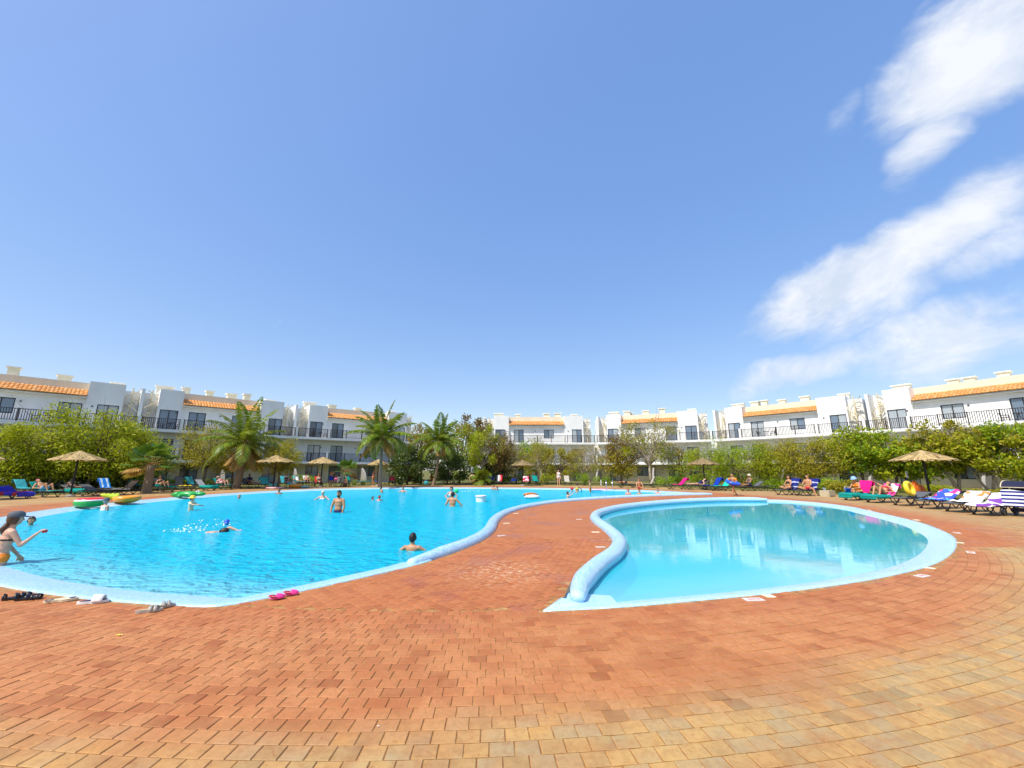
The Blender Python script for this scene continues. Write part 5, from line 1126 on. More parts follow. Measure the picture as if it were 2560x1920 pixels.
def inpool(u, v, a, h): q = at(u, v, WZ); return Vector((q.x, q.y, 0)), WZ + a - h     # location and height of the soles
FLOAT = dict(lL=((.75, .1, -.6), (-.55, 0, -.8)), lR=((.7, -.12, -.65), (-.5, 0, -.85)))
def swimmer(label, u, v, a, h, facing, skin, hair, **kw):
    q = at(u, v, WZ); s = h / 1.7; hd_ = kw.get('head', 1.0); top = (.545 + .235 * hd_) * s
    g_ = kw.pop('stand', False)
    if not g_: kw = {**FLOAT, **kw}
    return person(label, (q.x, q.y, 0), facing, skin, hair, h, P_=(0, 0, WZ + a - top), **kw)
PG = 'bathers in the big pool'
ARMS_OUT = dict(aL=((.3, .8, -.55), (.7, .3, -.2)), aR=((.3, -.8, -.55), (.7, -.3, -.2)))
J = swimmer('woman in a grey cap holding something red at the left picture edge', -8, 1413, .93, 1.70, 66, 'skin_pale', 'hair_brown', fem=True, stand=True, vox=.0095, face=True, cut='bob', long_hair=False, fat=1.15, U=(.12, 0, 1), wear=(('strap', 'cl_black'), ('bottom', 'cl_orange')), aR=((.40, -.4, -.9), (.55, -.35, .72), (0, -.2, 1)), aL=((.3, .1, -.9), (.5, -.1, -.7)), hd=(.10, 0, 1), group=PG); cap_hat(J, 'cl_grey'); LEFTW = J
g_ = MB(); hb = J['HC'] + J['MH'] @ Vector((-.08, 0, -.09)); g_.tube([hb, hb + Vector((-.05, 0, -.1)), hb + Vector((-.03, 0, -.2))], [.035, .04, .012], 8); g_.build('ponytail', 'hair_brown', J['root'], smooth=True)
swimmer('dark-haired head just above the water behind the woman in the cap', 76, 1313, .27, 1.7, -28, 'skin_tan', 'hair_dark', vox=.014, face=True, group=PG, **ARMS_OUT)
J = swimmer('person in a pale cap beside the watermelon ring', 260, 1276, .50, 1.62, 75, 'skin_pale', 'hair_grey', wear=(('vest', 'cl_white'),), group=PG); hat(J, 'cl_grey', .125)
J = swimmer('child in a yellow sun hat and cream shirt', 476, 1276, .60, 1.22, 5, 'skin_pale', 'hair_brown', stand=True, head=1.18, vox=.014, wear=(('shirt', 'cl_cream'),), aL=((.7, .25, -.5), (1, 0, -.1)), aR=((.7, -.25, -.3), (1, 0, .05)), group=PG); hat(J, 'cl_yellow', .20)
q = at(505, 1331, WZ); person('swimmer doing front crawl amid splashes', (q.x, q.y, 0), 10, 'skin_pale', 'hair_dark', 1.72, P_=(-.1, 0, -.22), U=(1, 0, .16), F=(0, 0, -1), aL=((.9, .3, .5), (.9, -.1, -.35)), aR=((-.8, -.3, -.3), (-1, 0, -.1)), lL=((-1, .06, -.05), (-1, 0, .12), (-1, 0, -.2)), lR=((-1, -.06, -.18), (-1, 0, -.02), (-1, 0, -.2)), hd=(1, 0, .5), hf=(.5, 0, -1), vox=.013, wear=(('trunks', 'cl_navy'),), group=PG)
swimmer('black-haired boy seen from behind beside the blue coping', 1030, 1376, .36, 1.45, 84, 'skin_tan', 'hair_dark', vox=.011, group=PG, **ARMS_OUT)
J = swimmer('bearded man standing hip-deep in the big pool', 845, 1281, .88, 1.84, -100, 'skin_tan', 'hair_dark', stand=True, vox=.011, face=True, wear=(('shorts', 'cl_navy'),), aL=((.12, .30, -1), (.25, -.15, -.9)), aR=((.12, -.32, -1), (.28, .12, -.9)), hd=(.12, 0, 1), group=PG)
bd = MB(); bd.ball(J['HC'] + J['MH'] @ Vector((.05, 0, -.083)) * J['hs'], Vector((.056, .060, .045)) * J['hs'], 12, 8, J['MH']); bd.build('beard', 'hair_dark', J['root'], smooth=True)
swimmer('woman in a white bathing cap up to her shoulders', 806, 1249, .50, 1.64, -80, 'skin_pale', 'cl_white', fem=True, cut='cap', wear=(('top', 'cl_white'),), group=PG, **ARMS_OUT)
swimmer('swimming child with dark hair left of the child in a red mask', 931, 1251, .22, 1.3, -10, 'skin_pale', 'hair_dark', group=PG)
J = swimmer('swimming child wearing a red mask', 948, 1252, .30, 1.35, -70, 'skin_pink', 'hair_brown', group=PG)
MB().ball(J['HC'] + J['MH'] @ Vector((.075, 0, .01)), Vector((.045, .075, .045)), 12, 8, J['MH']).build('diving_mask', 'cl_red', J['root'], smooth=True)
swimmer('dark-haired bather leaning sideways below the middle palm parasol', 957, 1231, .52, 1.7, -150, 'skin_tan', 'hair_dark', U=(.25, 0, 1), group=PG)
swimmer('bather shoulder-deep in front of the three loungers', 1007, 1230, .42, 1.66, -90, 'skin_pink', 'hair_brown', group=PG, **ARMS_OUT)
swimmer('head of a bather with pale hair below the first palm', 597, 1247, .26, 1.66, -60, 'skin_pink', 'hair_blond', group=PG)
swimmer('head of a bather below the ragged parasol', 697, 1235, .40, 1.7, -80, 'skin_brown', 'hair_brown', group=PG)
J = swimmer('dark-haired woman with arms akimbo facing the camera in mid pool', 1128, 1250, .76, 1.70, -92, 'skin_pale', 'hair_dark', fem=True, stand=True, vox=.013, face=True, cut='bob', wear=(('top', 'cl_white'), ('bottom', 'cl_white')), aL=((-.1, .75, -.75), (.35, -.7, -.6)), aR=((-.1, -.75, -.75), (.35, .7, -.6)), group=PG)
swimmer('tanned man from behind in front of the woman with arms akimbo', 1131, 1266, .68, 1.74, 80, 'skin_tan', 'hair_dark', stand=True, vox=.013, wear=(('trunks', 'cl_teal'),), aL=((.1, .5, -.8), (.5, -.1, .8)), aR=((.1, -.7, -.7), (.2, -.5, -.8)), group=PG)
swimmer('bather with dark hair at the far pool edge below the red towel', 1234, 1224, .46, 1.7, -120, 'skin_tan', 'hair_dark', group=PG)
swimmer('bather with brown hair right beside the one below the red towel', 1243, 1225, .34, 1.6, -60, 'skin_brown', 'hair_brown', group=PG)
swimmer('girl reaching up beside the red ball', 1419, 1244, .38, 1.4, 10, 'skin_pale', 'hair_brown', fem=True, aL=((.8, .2, .5), (.6, 0, .8)), aR=((.8, -.2, .3), (.6, 0, .8)), group=PG)
swimmer('tanned woman from behind at the far pool edge', 1443, 1230, .74, 1.68, 90, 'skin_tan', 'hair_brown', fem=True, stand=True, cut='bob', wear=(('top', 'cl_yellow'), ('bottom', 'cl_orange')), aL=((.1, .7, -.7), (.5, .1, -.6)), aR=((.1, -.7, -.7), (.5, -.1, -.6)), group=PG)
swimmer('child in orange trunks standing in shallow water left of the ladder', 1476, 1231, .92, 1.35, 170, 'skin_tan', 'hair_brown', stand=True, head=1.12, wear=(('shorts', 'cl_orange'),), aR=((.4, -.2, .7), (.2, .3, .9)), group=PG)
swimmer('bather with brown hair right of the pool ladder', 1571, 1237, .42, 1.5, -100, 'skin_pink', 'hair_brown', group=PG)
swimmer('black-haired child in front of the person at the pool edge', 1599, 1237, .36, 1.3, -90, 'skin_tan', 'hair_dark', group=PG)
swimmer('red-faced bather at the shallow end', 1645, 1235, .40, 1.6, -110, 'skin_pink', 'hair_brown', group=PG)
# ---- standing on the deck
def stand(label, u, v, h, facing, skin, hair, **kw):
    q = at(u, v); s = h / 1.7; return person(label, (q.x, q.y, .0), facing, skin, hair, h, P_=(0, 0, kw.pop('pz', .905) * s), **kw)
DG = 'people standing on the deck'
stand('man in royal blue shorts bending forward under the parasol', 826, 1217, 1.78, 100, 'skin_tan', 'hair_brown', U=(.32, 0, .95), wear=(('shorts', 'cl_blue'),), aL=((.75, .1, -.8), (.9, 0, -.3)), aR=((.75, -.1, -.8), (.9, 0, -.3)), group=DG)
stand('slim woman in a bikini standing left of the middle palm parasol', 932, 1214, 1.70, -12, 'skin_tan', 'hair_brown', fem=True, cut='bob', wear=(('top', 'cl_pink'), ('bottom', 'cl_orange')), aL=((.5, .2, -.8), (.6, -.2, .7)), aR=((.5, -.2, -.8), (.6, .2, .7)), group=DG)
stand('woman in white standing beside the beige lounger', 1397, 1214.5, 1.68, -85, 'skin_pale', 'hair_dark', fem=True, cut='bob', wear=(('vest', 'cl_white'), ('bottom', 'cl_white')), group=DG)
J = stand('boy with orange armbands walking with a blue swim ring', 1836, 1239, 1.42, 200, 'skin_tan', 'hair_dark', head=1.12, vox=.014, wear=(('armband', 'cl_orange'), ('trunks', 'cl_blue')), lL=((.5, .04, -.9), (.1, 0, -1)), lR=((-.28, -.04, -.95), (-.55, 0, -.8)), aL=((.2, .7, -.6), (.6, -.2, -.5)), aR=((.2, -.7, -.6), (.6, .2, -.5)), pz=.87, group=DG); BOY = J
q = at(1598, 1222); person('tanned person sitting on the far pool edge', (q.x, q.y, .0), -95, 'skin_tan', 'hair_brown', 1.7, P_=(0, 0, .12), U=(.15, 0, 1), lL=((.8, .3, .1), (.5, .1, -.8)), lR=((.8, -.3, .1), (.5, -.1, -.8)), aL=((.5, .3, -.8), (.8, 0, -.4)), aR=((.5, -.3, -.8), (.8, 0, -.4)), wear=(('trunks', 'cl_red'),))
# ---- on the loungers
def lounge(key, label, pose, skin, hair, h=1.7, dx=0.0, dy=0.0, **kw):
    loc, hd_, ang = LG[key]; a = max(.25, ang * .92); U = (-math.cos(a), 0, math.sin(a)); z = SEAT + .115 * h / 1.7 + .02
    rest = dict(aL=((.15, .35, -.6), (.75, -.2, .05)), aR=((.15, -.35, -.6), (.75, .2, .05)))
    PO = {'knees': dict(P_=(-.12, 0, z), U=U, F=(1, 0, .5), lL=((.72, .12, .70), (.42, 0, -.90), (1, 0, -.1)), lR=((.66, -.12, .74), (.46, 0, -.88), (1, 0, -.1)), **rest),
          'flat': dict(P_=(-.12, 0, z), U=U, F=(1, 0, .5), lL=((1, .10, .04), (1, .03, -.08)), lR=((1, -.10, .02), (1, -.03, -.06)), **rest),
          'sit': dict(P_=(-.05, 0, z), U=(-.12, 0, 1), F=(1, 0, 0), lL=((.9, .3, .1), (.95, .05, -.12)), lR=((.9, -.3, .1), (.95, -.05, -.12)), aL=((.45, .2, -.85), (.85, -.3, .1)), aR=((.45, -.2, -.85), (.85, .3, .1))),
          'cross': dict(P_=(-.05, 0, z), U=(-.1, 0, 1), F=(1, 0, 0), lL=((.75, .62, .12), (.05, -.95, -.22)), lR=((.75, -.62, .12), (.05, .95, -.22)), aL=((.45, .3, -.85), (.7, -.4, -.1)), aR=((.45, -.3, -.85), (.7, .4, -.1))),
          'edge': dict(P_=(.1, 0, z), U=(0, .05, 1), F=(.2, 1, 0), lL=((-.1, .95, -.05), (-.05, .15, -1), (0, 1, 0)), lR=((.35, .9, -.05), (.15, .15, -1), (.2, 1, 0)), aL=((-.1, .5, -.85), (.1, .85, -.2)), aR=((.3, .5, -.85), (.1, .85, -.2))),
          'prone': dict(P_=(-.15, 0, SEAT + .12), U=(-1, 0, .12), F=(0, 0, -1), lL=((1, .1, .0), (1, .02, .05), (1, 0, -.2)), lR=((1, -.1, .0), (1, -.02, .05), (1, 0, -.2)), aL=((-.5, .7, -.1), (-.7, -.6, 0)), aR=((-.5, -.7, -.1), (-.7, .6, 0)), hd=(-1, .0, .35))}[pose]
    PO = {**PO, **kw}; L_ = Vector((dx, dy, .0)); L_.rotate(Matrix.Rotation(hd_, 3, 'Z')); return person(label, loc + L_, math.degrees(hd_), skin, hair, h, group='people on the loungers', **PO)
J = lounge('b', 'sunbather lying with raised knees in light blue shorts and pink cap', 'knees', 'skin_tan', 'cl_pink', 1.78, cut='cap', vox=.014, wear=(('shorts', 'cl_lblue'),))
lounge('c', 'dark-skinned sunbather lying under the wide straw parasol', 'flat', 'skin_dark', 'hair_dark', wear=(('trunks', 'cl_black'),))
lounge('g', 'reader with drawn-up knees beside the fan palm', 'knees', 'skin_tan', 'hair_brown', fem=True, cut='bob', wear=(('top', 'cl_black'), ('bottom', 'cl_black')), hd=(.1, 0, 1), hf=(1, 0, -.6))
J = lounge('j', 'sunbather in a red striped top and pale hat', 'knees', 'skin_pink', 'hair_blond', fem=True, wear=(('shirt', 'cl_stripe_red'), ('bottom', 'cl_black'))); hat(J, 'cl_cream', .19)
lounge('k', 'person in dark clothes in the shade right of the first palm trunk', 'sit', 'skin_brown', 'hair_dark', wear=(('shirt', 'cl_navy'), ('shorts', 'cl_black')))
lounge('m', 'heavy woman in a black swimsuit sitting on a turquoise towel', 'sit', 'skin_pink', 'hair_brown', fem=True, fat=1.25, cut='bob', wear=(('onepiece', 'cl_black'),))
lounge('n', 'dark-haired person lying behind the woman in black', 'flat', 'skin_brown', 'hair_dark', wear=(('vest', 'cl_white'),))
lounge('o', 'sunbather with raised knees on the white towel lounger', 'knees', 'skin_tan', 'hair_dark', wear=(('trunks', 'cl_black'),))
lounge('p', 'woman in a white bikini sitting under the parasol of the man in blue shorts', 'sit', 'skin_tan', 'hair_brown', fem=True, cut='bob', wear=(('top', 'cl_white'), ('bottom', 'cl_white')))
lounge('q', 'child in pink sitting behind the man in blue shorts', 'sit', 'skin_pale', 'hair_blond', 1.3, fem=True, head=1.1, wear=(('shirt', 'cl_pink'),))
J = lounge('r', 'small child in a pale cap right of the man in blue shorts', 'cross', 'skin_tan', 'hair_blond', 1.1, dx=.45, head=1.15, wear=(('trunks', 'cl_pink'),)); hat(J, 'cl_cream', .13)
lounge('u', 'person in red leaning back right of the middle palm parasol', 'flat', 'skin_brown', 'hair_brown', wear=(('shirt', 'cl_red'),))
lounge('v', 'man in a red shirt on the left lounger of the three', 'sit', 'skin_pale', 'hair_grey', wear=(('shirt', 'cl_red'), ('shorts', 'cl_navy')))
lounge('w', 'person in a dark hat on the middle lounger of the three', 'knees', 'skin_tan', 'hair_brown', wear=(('shirt', 'cl_green'), ('trunks', 'cl_yellow')))
lounge('x', 'sunbather with an orange top on the right lounger of the three', 'sit', 'skin_tan', 'hair_brown', fem=True, cut='bob', wear=(('vest', 'cl_orange'), ('bottom', 'cl_orange')))
lounge('E', 'sunbather lying right of the pool ladder', 'prone', 'skin_tan', 'hair_dark', wear=(('trunks', 'cl_black'),))
lounge('H', 'woman in purple lying under the brown parasol', 'flat', 'skin_pale', 'hair_dark', fem=True, cut='bob', wear=(('onepiece', 'cl_navy'),))
J = lounge('K', 'seated man with a pale hat right of the boy with the ring', 'sit', 'skin_brown', 'hair_grey', dx=.2, wear=(('vest', 'cl_grey'), ('shorts', 'cl_navy'))); hat(J, 'cl_cream', .16)
lounge('L', 'woman in a dark bikini sitting cross-legged on a navy lounger', 'cross', 'skin_tan', 'hair_dark', fem=True, cut='bob', long_hair=True, vox=.015, face=True, wear=(('top', 'cl_black'), ('bottom', 'cl_black')))
lounge('M', 'bare-chested man with one foot on the ground on a navy lounger', 'cross', 'skin_tan', 'hair_dark', 1.8, vox=.015, face=True, wear=(('trunks', 'cl_red'),), lL=((.45, .85, .0), (-.05, .25, -1), (.4, .9, 0)))
J = lounge('N', 'sunbather in a light blue hat bent over in front of the magenta towel', 'cross', 'skin_tan', 'hair_brown', vox=.015, U=(.35, 0, 1), wear=(('vest', 'cl_orange'), ('bottom', 'cl_orange')), fem=True); hat(J, 'cl_lblue', .15)
lounge('O', 'red-haired sunbather reclining against the pink and white towel', 'knees', 'skin_tan', 'hair_brown', fem=True, cut='bob', vox=.015, wear=(('top', 'cl_red'), ('bottom', 'cl_red')), aR=((.2, -.5, .4), (.8, 0, .3)))
# ------------------------------------------------------------------ inflatables, balls and other things at the water
for n_, c in (('pvc_green', (.02, .36, .06)), ('pvc_red', (.70, .02, .03)), ('pvc_orange', (.90, .33, .02)), ('pvc_lime', (.55, .72, .02)), ('pvc_pink', (.85, .42, .48)), ('pvc_white', (.82, .80, .74)), ('pvc_brown', (.48, .16, .04)), ('pvc_yellow', (.88, .60, .02)), ('pvc_blue', (.02, .10, .62)), ('pvc_turq', (.12, .55, .68)), ('pvc_lilac', (.75, .50, .80)), ('ball_green', (.02, .70, .20)), ('rubber_black', (.012, .012, .014))):
    plain(n_, c, .28, .08, 8, .5)
plain('steel', (.62, .64, .66), .22, .05, 5, .5, 1.0); plain('concrete', (.48, .42, .27), .85, .15, 8, bump=.3); plain('plastic_white', (.78, .78, .75), .45, .06); plain('navy_fabric', (.014, .016, .045), .8, .2, 12)
FG = 'pool inflatables'
q = at(225, 1266); o = empty('watermelon_ring', (q.x, q.y, .17), .3, 'green and red watermelon swim ring at the left pool edge', 'swim ring', FG)
MB().torus(.40, .165, 30, 12).build('tube', 'pvc_green', o, True); MB().torus(.385, .145, 30, 10, (0, 0, .055)).build('inner_tube', 'pvc_red', o, True); MB().torus(.45, .10, 30, 10, (0, 0, .092), .6).build('pale_rim', 'pvc_white', o, True)
q = at(288, 1256); o = empty('pineapple_float', (q.x, q.y, .0), -.15, 'lime and orange pineapple-shaped float beside the person in a pale cap', 'float', FG)
b = MB(); b.ball((.62, 0, .14), (.62, .42, .16), 20, 10); b.build('body', 'pvc_orange', o, True); b = MB(); b.torus(.42, .13, 26, 10, (.66, 0, .2)); b.build('rim', 'pvc_orange', o, True)
for i, a in enumerate((-.9, -.45, 0, .45, .9)):
    b = MB(); b.ball((0, 0, 0), (.34, .12, .09), 12, 8, Matrix.Rotation(PI + a, 3, 'Z') @ Matrix.Rotation(-.45, 3, 'Y')); b.v = [(x - .18 - .12 * math.cos(a), y - .22 * math.sin(a), z + .27) for x, y, z in b.v]; b.build('leaf', 'pvc_lime', o, True)
q = at(470, 1243); o = empty('crocodile_float', (q.x, q.y, .03), .12, 'green crocodile float lying at the pool edge below the palm', 'float', FG)
b = MB(); b.ball((0, 0, .15), (.62, .27, .17), 18, 10); b.ball((.62, 0, .16), (.34, .17, .12), 14, 8); b.tube([(-.45, 0, .14), (-.8, .05, .12), (-1.05, .12, .1)], [.2, .13, .03], 10); b.build('body', 'pvc_green', o, True)
for x in (.28, -.3):
    for y in (-.3, .3): MB().ball((x, y, .09), (.14, .12, .08), 10, 6).build('leg', 'pvc_green', o, True)
for y in (-.09, .09): MB().ball((.5, y, .29), .065, 10, 6).build('eye', 'pvc_white', o, True)
q = at(686, 1222.5); o = tag(MB().ball((0, 0, .09), (.78, .35, .09), 20, 8).build('air_mattress', 'pvc_pink', None, True), 'pink air mattress on the deck below the ragged parasol', 'float', FG); o.location = q; o.rotation_euler.z = .1
q = at(739, 1219); o = tag(MB().torus(.42, .17, 26, 10, (0, 0, .17)).build('swim_ring', 'pvc_orange', None, True), 'orange swim ring on the deck edge below the turquoise loungers', 'swim ring', FG); o.location = q
q = at(762, 1219); o = tag(MB().ball((0, 0, .08), (.42, .28, .08), 16, 8).build('bathing_float', 'pvc_turq', None, True), 'small turquoise float on the deck right of the orange ring', 'float', FG); o.location = q
q = at(1503, 1226, WZ); o = tag(MB().ball((0, 0, .05), (.95, .38, .09), 20, 8).build('air_mattress', 'pvc_lilac', None, True), 'lilac air mattress floating left of the pool ladder', 'float', FG); o.location = q
q = at(1330, 1246, WZ); o = empty('bun_float', q, .15, 'white and brown bun-shaped float in the middle of the big pool', 'float', FG)
MB().ball((0, 0, .1), (.5, .3, .14), 18, 9).build('bun', 'pvc_white', o, True); MB().tube([(-.52, 0, .2), (-.3, 0, .25), (.1, 0, .25), (.38, 0, .2)], [.07, .1, .1, .06], 10).build('filling', 'pvc_brown', o, True)
o = tag(MB().torus(.26, .10, 26, 10).build('swim_ring', 'pvc_blue', None, True), 'blue swim ring round the waist of the walking boy', 'swim ring', FG); o.location = BOY['root'].location + Vector((0, 0, .80)); o.rotation_euler = (.25, .2, 0); o.scale = (1.25, 1.25, 1.1)
loc, hd_, an_ = LG['Q']; o = tag(MB().torus(.27, .095, 28, 12).build('swim_ring', 'pvc_yellow', None, True), 'yellow swim ring standing on the dark lounger before the orange tent', 'swim ring', FG); off = Vector((-.05, 0, SEAT + .39)); off.rotate(Matrix.Rotation(hd_, 3, 'Z')); o.location = loc + off; o.rotation_euler = (math.radians(78), 0, math.radians(25))
def ball(q, r, mt, lb): o = tag(MB().ball((0, 0, 0), r, 16, 10).build('ball', mt, None, True), lb, 'ball', 'balls in the pool'); o.location = q
ball(at(1141, 1232, WZ) + Vector((0, 0, .16)), .17, 'ball_green', 'green ball behind the woman with arms akimbo')
ball(at(566, 1312, WZ) + Vector((0, 0, .09)), .085, 'pvc_blue', 'small blue ball in the spray ahead of the crawl swimmer')
ball(at(1430, 1241, WZ) + Vector((0, 0, .50)), .10, 'pvc_red', 'small red ball above the reaching girl')
J = LEFTW; R_ = Matrix.Rotation(J['root'].rotation_euler.z, 3, 'Z'); hp = R_ @ (J['handR'] + Vector((.05, 0, -.02))) + J['root'].location
o = tag(MB().cbox((0, 0, 0), (.035, .075, .05)).build('red_pouch', 'pvc_red', None), 'small red object held by the woman in a grey cap', 'pouch'); o.location = hp; md = o.modifiers.new('b', 'BEVEL'); md.width = .008; md.segments = 2
# splashes
def splash(name, u, v, sx, n, seed, label, hgt=.3):
    q = at(u, v, WZ); r = random.Random(seed); m = MB()
    for i in range(n):
        x = r.gauss(0, sx); y = r.gauss(0, .10); z = abs(r.gauss(0, hgt * .4)) * math.exp(-abs(x) / sx * .4); rr = r.choice((.004, .006, .009, .016)) * (1.3 - min(1, z * 2)); m.ball((x, y, z), (rr * 1.5, rr, rr), 6, 4)
    o = m.build(name, 'foam', None, True); o.location = q + Vector((0, 0, .005)); o['kind'] = 'stuff'; tag(o, label, 'splash')
plain('foam', (.86, .92, .94), .3, .05)
splash('water_splash', 462, 1330, .26, 55, 1, 'white splash behind the crawl swimmer', .22); splash('water_splash', 500, 1322, .2, 40, 2, 'white splash above the crawl swimmer back', .4); splash('water_splash', 552, 1318, .2, 35, 3, 'white splash ahead of the crawl swimmer', .35); splash('water_splash', 1178, 1230, .5, 60, 4, 'small white splash right of the green ball', .3)
# drum, ladder, posts, signs
q = at(1202, 1254, WZ); o = empty('water_outlet_drum', (q.x, q.y, -1.05), 0, 'round white drum standing in the big pool', 'drum')
MB().lathe([(.27, 0), (.27, 1.2), (.31, 1.21), (.31, 1.27), (.24, 1.29), (.0, 1.29)], 24).build('drum', 'plastic_white', o, False); MB().torus(.295, .02, 24, 8, (0, 0, 1.245)).build('rim', 'pvc_pink', o, True)
q = at(1524, 1223.5); o = empty('pool_ladder', (q.x, q.y, 0), math.radians(-105), 'stainless steel pool ladder with two curved handrails', 'ladder')
for y in (-.26, .26): MB().tube([(-.35, y, .0), (-.35, y, .5), (-.25, y, .72), (-.02, y, .80), (.22, y, .68), (.34, y, .42), (.38, y, -.1), (.38, y, -.8)], .027, 8).build('handrail', 'steel', o, True)
for z in (-.2, -.45, -.7): MB().cbox((.38, 0, z), (.09, .5, .03)).build('step', 'steel', o)
q = at(1181, 1213); o = empty('notice_post', (q.x, q.y, 0), 0, 'thin post with white notice board above the life ring', 'sign')
MB().cbox((0, .06, .9), (.06, .05, 1.8)).build('post', 'bark', o); b_ = MB().cbox((0, 0, 1.62), (.36, .03, .58)).build('board', 'plastic_white', o); MB().cbox((0, -.02, 1.6), (.16, .012, .40)).build('grey_print', 'sling_light', b_)
o = tag(MB().torus(.30, .095, 30, 12, M=Matrix.Rotation(PI / 2, 3, 'X')).build('life_ring', 'lifering', None, True) if 'lifering' in MATS else MB().torus(.30, .095, 30, 12, M=Matrix.Rotation(PI / 2, 3, 'X')).build('life_ring', plain('lifering', (.80, .62, .28), .4, .1), None, True), 'faded yellow life ring hanging on the notice post', 'life ring'); o.location = (q.x, q.y - .09, .72)
q = at(2279, 1244); o = empty('safety_sign_post', (q.x, q.y, 0), .55, 'dark post with white sign showing a blue pictogram', 'sign')
MB().cbox((0, .05, .6), (.20, .08, 1.2)).build('post', 'pole_dark', o); b_ = MB().cbox((0, 0, 1.33), (.29, .02, .40)).build('board', 'plastic_white', o)
pic = MB(); pic.ball((-.02, -.014, 1.48), (.022, .006, .026), 10, 6); pic.cbox((0, -.014, 1.425), (.19, .008, .026)); pic.cbox((0, -.015, 1.37), (.045, .008, .10)); pic.bar((-.07, -.014, 1.31), (-.02, -.014, 1.25), .03, .008); pic.bar((.07, -.014, 1.31), (.02, -.014, 1.25), .03, .008); pic.build('pictogram', 'pvc_blue', b_)
def bollard(u, v, lb): q = at(u, v); o = tag(MB().lathe([(.05, 0), (.05, .48), (.06, .5), (.06, .56), (.0, .58)], 12).build('bollard_light', 'plastic_white', None), lb, 'bollard', 'white bollards'); o.location = q
bollard(1104, 1210, 'white bollard light right of the lime loungers'); bollard(1503, 1214, 'white bollard light left of the pool ladder')
q = at(2070, 1241); o = empty('concrete_box', (q.x, q.y, 0), .5, 'squat sandy concrete box right of the cross-legged man', 'box')
MB().box(-.38, .38, -.26, .26, .05, .36).build('box', 'concrete', o)
for x in (-.3, .3): MB().box(x - .08, x + .08, -.25, .25, 0, .05).build('foot', 'concrete', o)
l_ = tag(MB().lathe([(.0, 0), (.09, 0), (.08, .10), (.10, .12), (.10, .17), (.0, .19)], 14).build('lamp_dome', 'steel', None), 'small metal lamp dome on the concrete box', 'lamp'); l_.location = (q.x - .2, q.y - .05, .36)  # small lamp dome standing on top of the box, modelled unlit
# tables
def table(u, v, lb, w_=.5, h=.4):
    q = at(u, v); o = empty('side_table', (q.x, q.y, 0), rnd.uniform(-.3, .3), lb, 'table', 'low dark tables between the loungers'); MB().box(-w_ / 2, w_ / 2, -w_ / 2, w_ / 2, h - .035, h).build('table_top', 'lounger_dark', o)
    for x in (-1, 1):
        for y in (-1, 1): MB().tube([(x * w_ * .42, y * w_ * .42, 0), (x * w_ * .42, y * w_ * .42, h - .035)], .02, 6).build('leg', 'lounger_dark', o)
for a in ((372, 1231, 'low dark table left of the reader beside the fan palm', .8, .42), (806, 1218, 'low table in front of the woman in a white bikini'), (1054, 1212, 'low table between the lime green loungers'), (1926, 1227, 'low dark table left of the woman in a dark bikini', .7, .4), (668, 1216, 'low table behind the pale turquoise towel')): table(*a)
# small things on deck and tables
q = at(1065, 1212.5); o = empty('beach_bag', (q.x, q.y, 0), .3, 'blue beach bag between the lime loungers', 'bag'); MB().ball((0, 0, .2), (.26, .16, .22), 14, 8).build('bag', 'towel_turquoise', o, True); MB().torus(.13, .015, 16, 6, M=Matrix.Translation((0, 0, .42)) @ Matrix.Rotation(PI / 2, 4, 'X')).build('handle', 'pvc_blue', o, True)
loc, hd_, an_ = LG['N']; off = Vector((.62, -.1, SEAT + .035)); off.rotate(Matrix.Rotation(hd_, 3, 'Z')); o = empty('beach_bucket', loc + off, 0, 'blue bucket on the teal-draped lounger foot', 'bucket'); MB().lathe([(.0, 0), (.11, 0), (.15, .22), (.16, .22), (.16, .24), (.14, .24), (.10, .02), (0, .02)], 18).build('bucket', 'pvc_blue', o, True); MB().torus(.15, .008, 20, 6, M=Matrix.Translation((0, 0, .2)) @ Matrix.Rotation(1.3, 4, 'X')).build('handle', 'plastic_white', o, True)
def flip(q, rz, mt, strap, lb, L=.27, group='footwear left at the pool edge'):
    """one flat sandal: sole and strap"""
    o = empty('sandal', q, rz, lb, 'sandal', group); n = 22; pts = []
    for i in range(n):
        a = 2 * PI * i / n; x = math.cos(a) * L / 2; w_ = (.047 if x > 0 else .036) * (L / .27) * (1 - .12 * math.exp(-((x + .01) / .04) ** 2)); pts.append((x, math.sin(a) * w_))
    m = MB(); m.add([(x, y, 0) for x, y in pts] + [(x, y, .028) for x, y in pts], [tuple(reversed(range(n))), tuple(range(n, 2 * n))] + [(i, (i + 1) % n, n + (i + 1) % n, n + i) for i in range(n)]); m.build('sole', mt, o); return o
def insole(o, mt, L=.27, k=.86):
    n = 20; m = MB(); m.add([(math.cos(2 * PI * i / n) * L / 2 * k, math.sin(2 * PI * i / n) * (.045 if math.cos(2 * PI * i / n) > 0 else .035) * k * L / .27, .031) for i in range(n)], [tuple(range(n))]); return m.build('insole', mt, o)
def strap(o, mt, x0, x1, w_=.05, h=.06, z0=.015):
    m = MB(); m.grid(lambda a, b: (x0 + (x1 - x0) * a, w_ * math.cos(PI * b), z0 + h * math.sin(PI * b) * (1 - .2 * a)), 3, 12); s_ = m.build('strap', mt, o, True); s_.modifiers.new('t', 'SOLIDIFY').thickness = .006
DZ = .009
def gp(u, v): p = at(u, v); return Vector((p.x, p.y, DZ))
o = flip(gp(152, 1505), .55, 'cl_cream', None, 'cream sandal sole with dark heel ring and toe patch', .31)
MB().lathe([(.020, .030), (.021, .0315), (.040, .0315), (.041, .030)], 18, (-.105, 0, 0)).build('heel_ring', 'cl_grey', o); MB().lathe([(.0, .0315), (.032, .0315), (.033, .030)], 16, (.10, .004, 0)).build('toe_patch', 'cl_navy', o)
